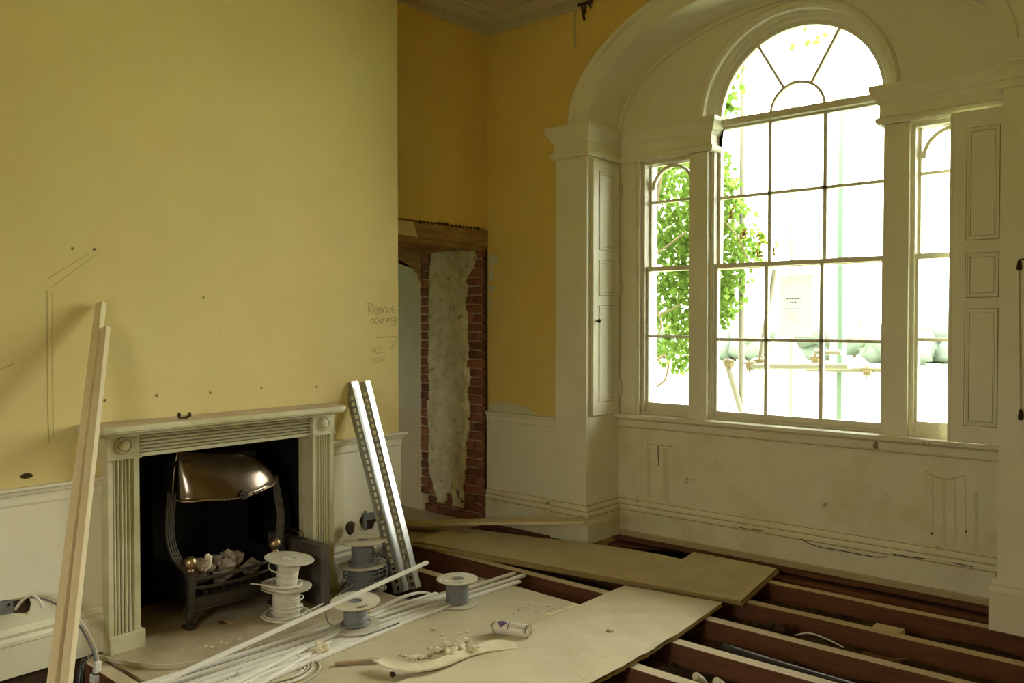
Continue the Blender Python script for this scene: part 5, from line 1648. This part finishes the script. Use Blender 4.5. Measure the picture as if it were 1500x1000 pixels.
bm = B(); ribbon(bm, [at(843, 14, y=YW), at(842, 40, y=YW), at(843, 72, y=YW)], .02, (0, -1, 0))
lone('wall_stain', bm, M['stain'], 'dark vertical streak on the yellow wall below the broken cornice', 'stain')

# ------------------------------------------------------------------ outside the window
bm = B(); box(bm, -90, 90, -90, 160, -1.2, -1.0)
struct('ground', bm, M['grass'])
vine = thing('climbing_vine', 'green climbing vine with twisting stems hanging outside the left side light', 'vine', (-4.2, 6.5, -1.0))
rv = random.Random(4)
def stem(pts, r):
    bm = B(); tube(bm, smooth_path(pts, 6), r, 7); return obj('stem', bm, M['bark'], vine, smooth=True)
for pts, r in (([(-4.05, 6.45, -1), (-3.98, 6.4, .4), (-3.90, 6.35, 1.0), (-3.84, 6.3, 1.5), (-3.88, 6.3, 2.0), (-3.80, 6.3, 2.6), (-3.86, 6.4, 3.4)], .022),
               ([(-4.0, 6.5, .6), (-3.86, 6.3, 1.2), (-3.92, 6.35, 1.7), (-3.80, 6.25, 2.1), (-3.84, 6.3, 2.9), (-3.7, 6.3, 3.3)], .012),
               ([(-3.86, 6.3, 1.15), (-3.76, 6.25, 1.32), (-3.64, 6.2, 1.38)], .012), ([(-3.84, 6.3, .98), (-3.78, 6.3, 1.1), (-3.70, 6.3, 1.16), (-3.66, 6.3, 1.3)], .010),
               ([(-3.88, 6.3, 1.75), (-3.7, 6.2, 1.72), (-3.5, 6.2, 1.80)], .007), ([(-3.86, 6.3, 2.2), (-3.65, 6.2, 2.28), (-3.45, 6.2, 2.40)], .008),
               ([(-3.86, 6.3, 2.5), (-3.78, 6.3, 2.7), (-3.74, 6.3, 2.95)], .010), ([(-3.9, 6.35, 1.4), (-3.74, 6.3, 1.62), (-3.82, 6.3, 1.9), (-3.74, 6.25, 2.1)], .006),
               ([(-3.9, 6.35, 1.2), (-3.80, 6.3, 1.55), (-3.86, 6.3, 1.85)], .006),
               ([(-3.3, 6.1, 2.75), (-3.12, 6.1, 2.52), (-2.95, 6.1, 2.33), (-2.86, 6.1, 2.15)], .006)):
    stem([Vector(p) for p in pts], r)
def leaf(bm, c, s, rnd):
    """one pointed leaf, folded along its midrib"""
    d = Vector((rnd.uniform(-1, 1), rnd.uniform(-.6, .6), rnd.uniform(-1.2, .2))).normalized()
    e = d.cross(Vector((rnd.uniform(-.4, .4), 1, rnd.uniform(-.2, .8)))).normalized(); n_ = d.cross(e)
    a = bm.verts.new(c); t = bm.verts.new(c + d * s)
    l1 = bm.verts.new(c + d * s * .35 + e * s * .32 + n_ * s * .10); r1 = bm.verts.new(c + d * s * .35 - e * s * .32 + n_ * s * .10)
    l2 = bm.verts.new(c + d * s * .72 + e * s * .22 + n_ * s * .06); r2 = bm.verts.new(c + d * s * .72 - e * s * .22 + n_ * s * .06)
    bm.faces.new((a, l1, l2, t)); bm.faces.new((a, t, r2, r1))
bm = B()
def cloud(n, c, rad, s0, s1):
    for _ in range(n):
        while True:
            q = Vector((rv.uniform(-1, 1), rv.uniform(-1, 1), rv.uniform(-1, 1)))
            if q.length < 1: break
        leaf(bm, Vector(c) + Vector((q.x * rad[0], q.y * rad[1], q.z * rad[2])), rv.uniform(s0, s1), rv)
cloud(1500, (-3.85, 6.7, 2.85), (.62, .40, .62), .04, .085)
cloud(900, (-3.75, 6.8, 2.30), (.52, .35, .42), .04, .085)
cloud(750, (-3.68, 6.7, 1.85), (.42, .30, .34), .04, .085)
cloud(240, (-3.66, 6.5, 1.42), (.26, .2, .18), .04, .08)
cloud(300, (-3.36, 6.8, 2.35), (.30, .25, .40), .04, .085)
cloud(220, (-3.42, 6.8, 1.95), (.25, .25, .28), .04, .085)
cloud(170, (-3.45, 6.8, 3.75), (.16, .25, .35), .05, .09)
cloud(150, (-3.52, 6.9, 2.75), (.20, .25, .30), .05, .09)
cloud(300, (-4.3, 6.6, 3.3), (.5, .4, .6), .05, .09)
cloud(30, (-3.10, 6.8, 2.30), (.20, .2, .14), .04, .08)
cloud(8, (-3.0, 7.6, 4.25), (.25, .3, .12), .06, .10)
fo = obj('foliage', bm, M['leaf'], vine, recalc=False); fo['kind'] = 'stuff'
bm = B()
for u, v0, v1 in ((1113, 342, 378), (1130, 358, 382), (1056, 248, 268), (1090, 335, 350), (1072, 300, 318)):
    for k in range(16):
        p = at(u + rv.uniform(-2.5, 2.5), rv.uniform(v0, v1), y=6.1); leaf(bm, p, rv.uniform(.02, .035), rv)
wl2 = obj('withered_leaves', bm, M['brown_leaf'], vine, recalc=False); wl2['kind'] = 'stuff'

YS = 7.0
def pole(name, label, a, b, r, m, cat='scaffold tube', group='scaffold tubes outside'):
    bm = B(); d = (b - a).normalized()
    tube(bm, [a, b], r, 14)
    return lone(name, bm, m, label, cat, group, smooth=40, origin=a)
def vert(u, v, y):
    p = at(u, v, y=y); return Vector((p.x, y, -1.0)), Vector((p.x, y, 5.5))
pole('scaffold_tube', 'upright scaffold tube outside, behind the left column of centre panes', *vert(1086, 500, YS), .026, M['tube_out'])
pole('scaffold_tube', 'thin upright scaffold tube farther out, behind the middle column of centre panes', *vert(1159, 500, 9.5), .026, M['tube_out'])
pole('scaffold_tube', 'horizontal scaffold tube outside the lower panes, its open end toward the right', at(1102, 536, y=YS - .08), at(1244, 536, y=YS - .3), .026, M['tube_out'])
pole('scaffold_tube', 'horizontal scaffold tube outside the right lower panes, behind the open tube end', at(1180, 540, y=YS + .5), at(1330, 541, y=YS + .5), .024, M['tube_out'])
pole('scaffold_tube', 'slanting scaffold tube outside, rising to the right behind the left lower panes', at(1112, 534, y=YS + .1), at(1135, 395, y=YS + .1), .024, M['tube_out'])
pole('scaffold_tube', 'short raking scaffold brace outside, falling to the upright tube', at(1066, 536, y=YS - .1), at(1086, 604, y=YS - .05), .026, M['tube_out'])
pole('scaffold_tube', 'short scaffold tube outside beside the green post', at(1194, 515, y=YS + .3), at(1232, 516, y=YS + .3), .024, M['tube_out'])
a, b = vert(1232, 500, YS + .6)
bm = B(); box(bm, a.x - .075, a.x - .012, a.y - .06, a.y + .06, -1, 5.5)
gp = thing('netting_post', 'pale post with a green edge standing outside behind the right centre panes', 'post', (a.x, a.y, -1.0))
obj('post', bm, M['stone'], gp)
bm = B(); box(bm, a.x - .012, a.x + .030, a.y - .065, a.y + .06, -1, 5.5); obj('green_edge', bm, M['green_post'], gp)
for k, (u, v, y, lb) in enumerate(((1100, 535, YS - .06, 'at the joint beside the upright scaffold tube'), (1115, 531, YS + .02, 'under the slanting scaffold tube'), (1068, 532, YS - .1, 'at the left end of the scaffold tubes'), (1196, 526, YS + .2, 'hanging above the horizontal scaffold tube'), (1271, 543, YS + .45, 'on the right-hand horizontal scaffold tube'))):
    c = at(u, v, y=y)
    t = thing('scaffold_clamp', 'scaffold clamp outside, ' + lb, 'scaffold clamp', c, 'scaffold clamps')
    bm = B(); lathe(bm, [(.030, -.03), (.042, -.03), (.042, .03), (.030, .03)], c, 14, 'x'); obj('collar', bm, M['clamp'], t)
    bm = B(); tube(bm, [c + Vector((-.05, -.03, .02)), c + Vector((.06, -.03, .02))], .010, 8); tube(bm, [c + Vector((0, -.03, .05)), c + Vector((0, -.03, -.06))], .009, 8); obj('bolt', bm, M['clamp'], t)
# notice sheet stuck on the outside of the glass
pm = bpy.data.materials.new('backlit_paper'); pm.use_nodes = True
_n = pm.node_tree.nodes; _n.remove(_n['Principled BSDF'])
_d = _n.new('ShaderNodeBsdfDiffuse'); _d.inputs['Color'].default_value = (.75, .75, .72, 1); _t = _n.new('ShaderNodeBsdfTranslucent'); _t.inputs['Color'].default_value = (.415, .415, .40, 1)
_m = _n.new('ShaderNodeMixShader'); _m.inputs['Fac'].default_value = .75
pm.node_tree.links.new(_d.outputs[0], _m.inputs[1]); pm.node_tree.links.new(_t.outputs[0], _m.inputs[2]); pm.node_tree.links.new(_m.outputs[0], _n['Material Output'].inputs['Surface'])
pa, pb = at(1141, 404, y=5.606), at(1191, 494, y=5.606)
nt = thing('notice_sheet', 'white printed notice sheet on the centre pane of the lower sash', 'notice', (pa.x, 5.608, pb.z))
bm = B(); box(bm, pa.x, pb.x, 5.6065, 5.6075, pb.z, pa.z); obj('sheet', bm, pm, nt)
bm = B()
for v, u0, u1, hgt in ((437.5, 1152, 1173, .007), (442.5, 1157, 1168, .007), (451.5, 1151, 1172, .003), (456, 1153, 1170, .0025), (460, 1152, 1171, .0025), (464, 1152, 1168, .0025), (468, 1151, 1173, .0025), (472, 1150, 1174, .0025)):
    a, b = at(u0, v, y=5.606), at(u1, v, y=5.606); x = a.x
    while x < b.x - .004:
        w_ = rv.uniform(.008, .022); w_ = min(w_, b.x - x)
        box(bm, x, x + w_, 5.6058, 5.6064, a.z - hgt / 2, a.z + hgt / 2); x += w_ + .005
pr_ = obj('print_lines', bm, M['grey_print'], nt); pr_['kind'] = 'stuff'
# far trees and fence, washed out by the light
for k, (u, w_, hgt, y) in enumerate(((1075, 26, 3.4, 55), (1105, 22, 4.2, 62), (1218, 20, 3.6, 60), (1252, 26, 4.4, 66), (1308, 24, 3.7, 58), (1380, 30, 3.2, 60), (965, 26, 4.0, 55))):
    p = at(u, 480, y=y)
    t = thing('far_tree', 'pale distant tree beyond the lawn, seen through ' + ['the left column of centre panes', 'the second upright of the centre window', 'the glass by the green post', 'the right centre panes', 'the right edge of the centre window', 'the right side light', 'the left side light'][k], 'tree', (p.x, y, -1), 'distant trees')
    bm = B()
    for q in range(7): lump(bm, (p.x + rv.uniform(-1.2, 1.2), y + rv.uniform(-.6, .6), -1 + hgt * .42 + rv.uniform(-.9, .8)), rv.uniform(.8, 1.3), q + k * 9, 2, .5)
    o = obj('crown', bm, M['far_tree'], t, True); o['kind'] = 'stuff'
    bm = B(); tube(bm, [(p.x, y, -1), (p.x, y, .3)], .16, 8); obj('trunk', bm, M['bark'], t)
p0, p1 = at(1243, 606, y=22), at(1292, 612, y=22)
ff = thing('garden_fence', 'low pale railing far out on the lawn behind the right lower pane', 'fence', (p0.x, 22, -1))
bm = B(); box(bm, p0.x, p1.x, 21.98, 22.0, p0.z + .02, p0.z + .07); obj('rail', bm, M['far_dark'], ff)
bm = B(); box(bm, p0.x, p1.x, 21.98, 22.0, p0.z - .22, p0.z - .17); obj('rail', bm, M['far_dark'], ff)
for k in range(12):
    x = p0.x + (p1.x - p0.x) * k / 11
    bm = B(); box(bm, x - .02, x + .02, 21.97, 22.01, -1.0, p0.z + .14); obj('picket', bm, M['far_dark'], ff)
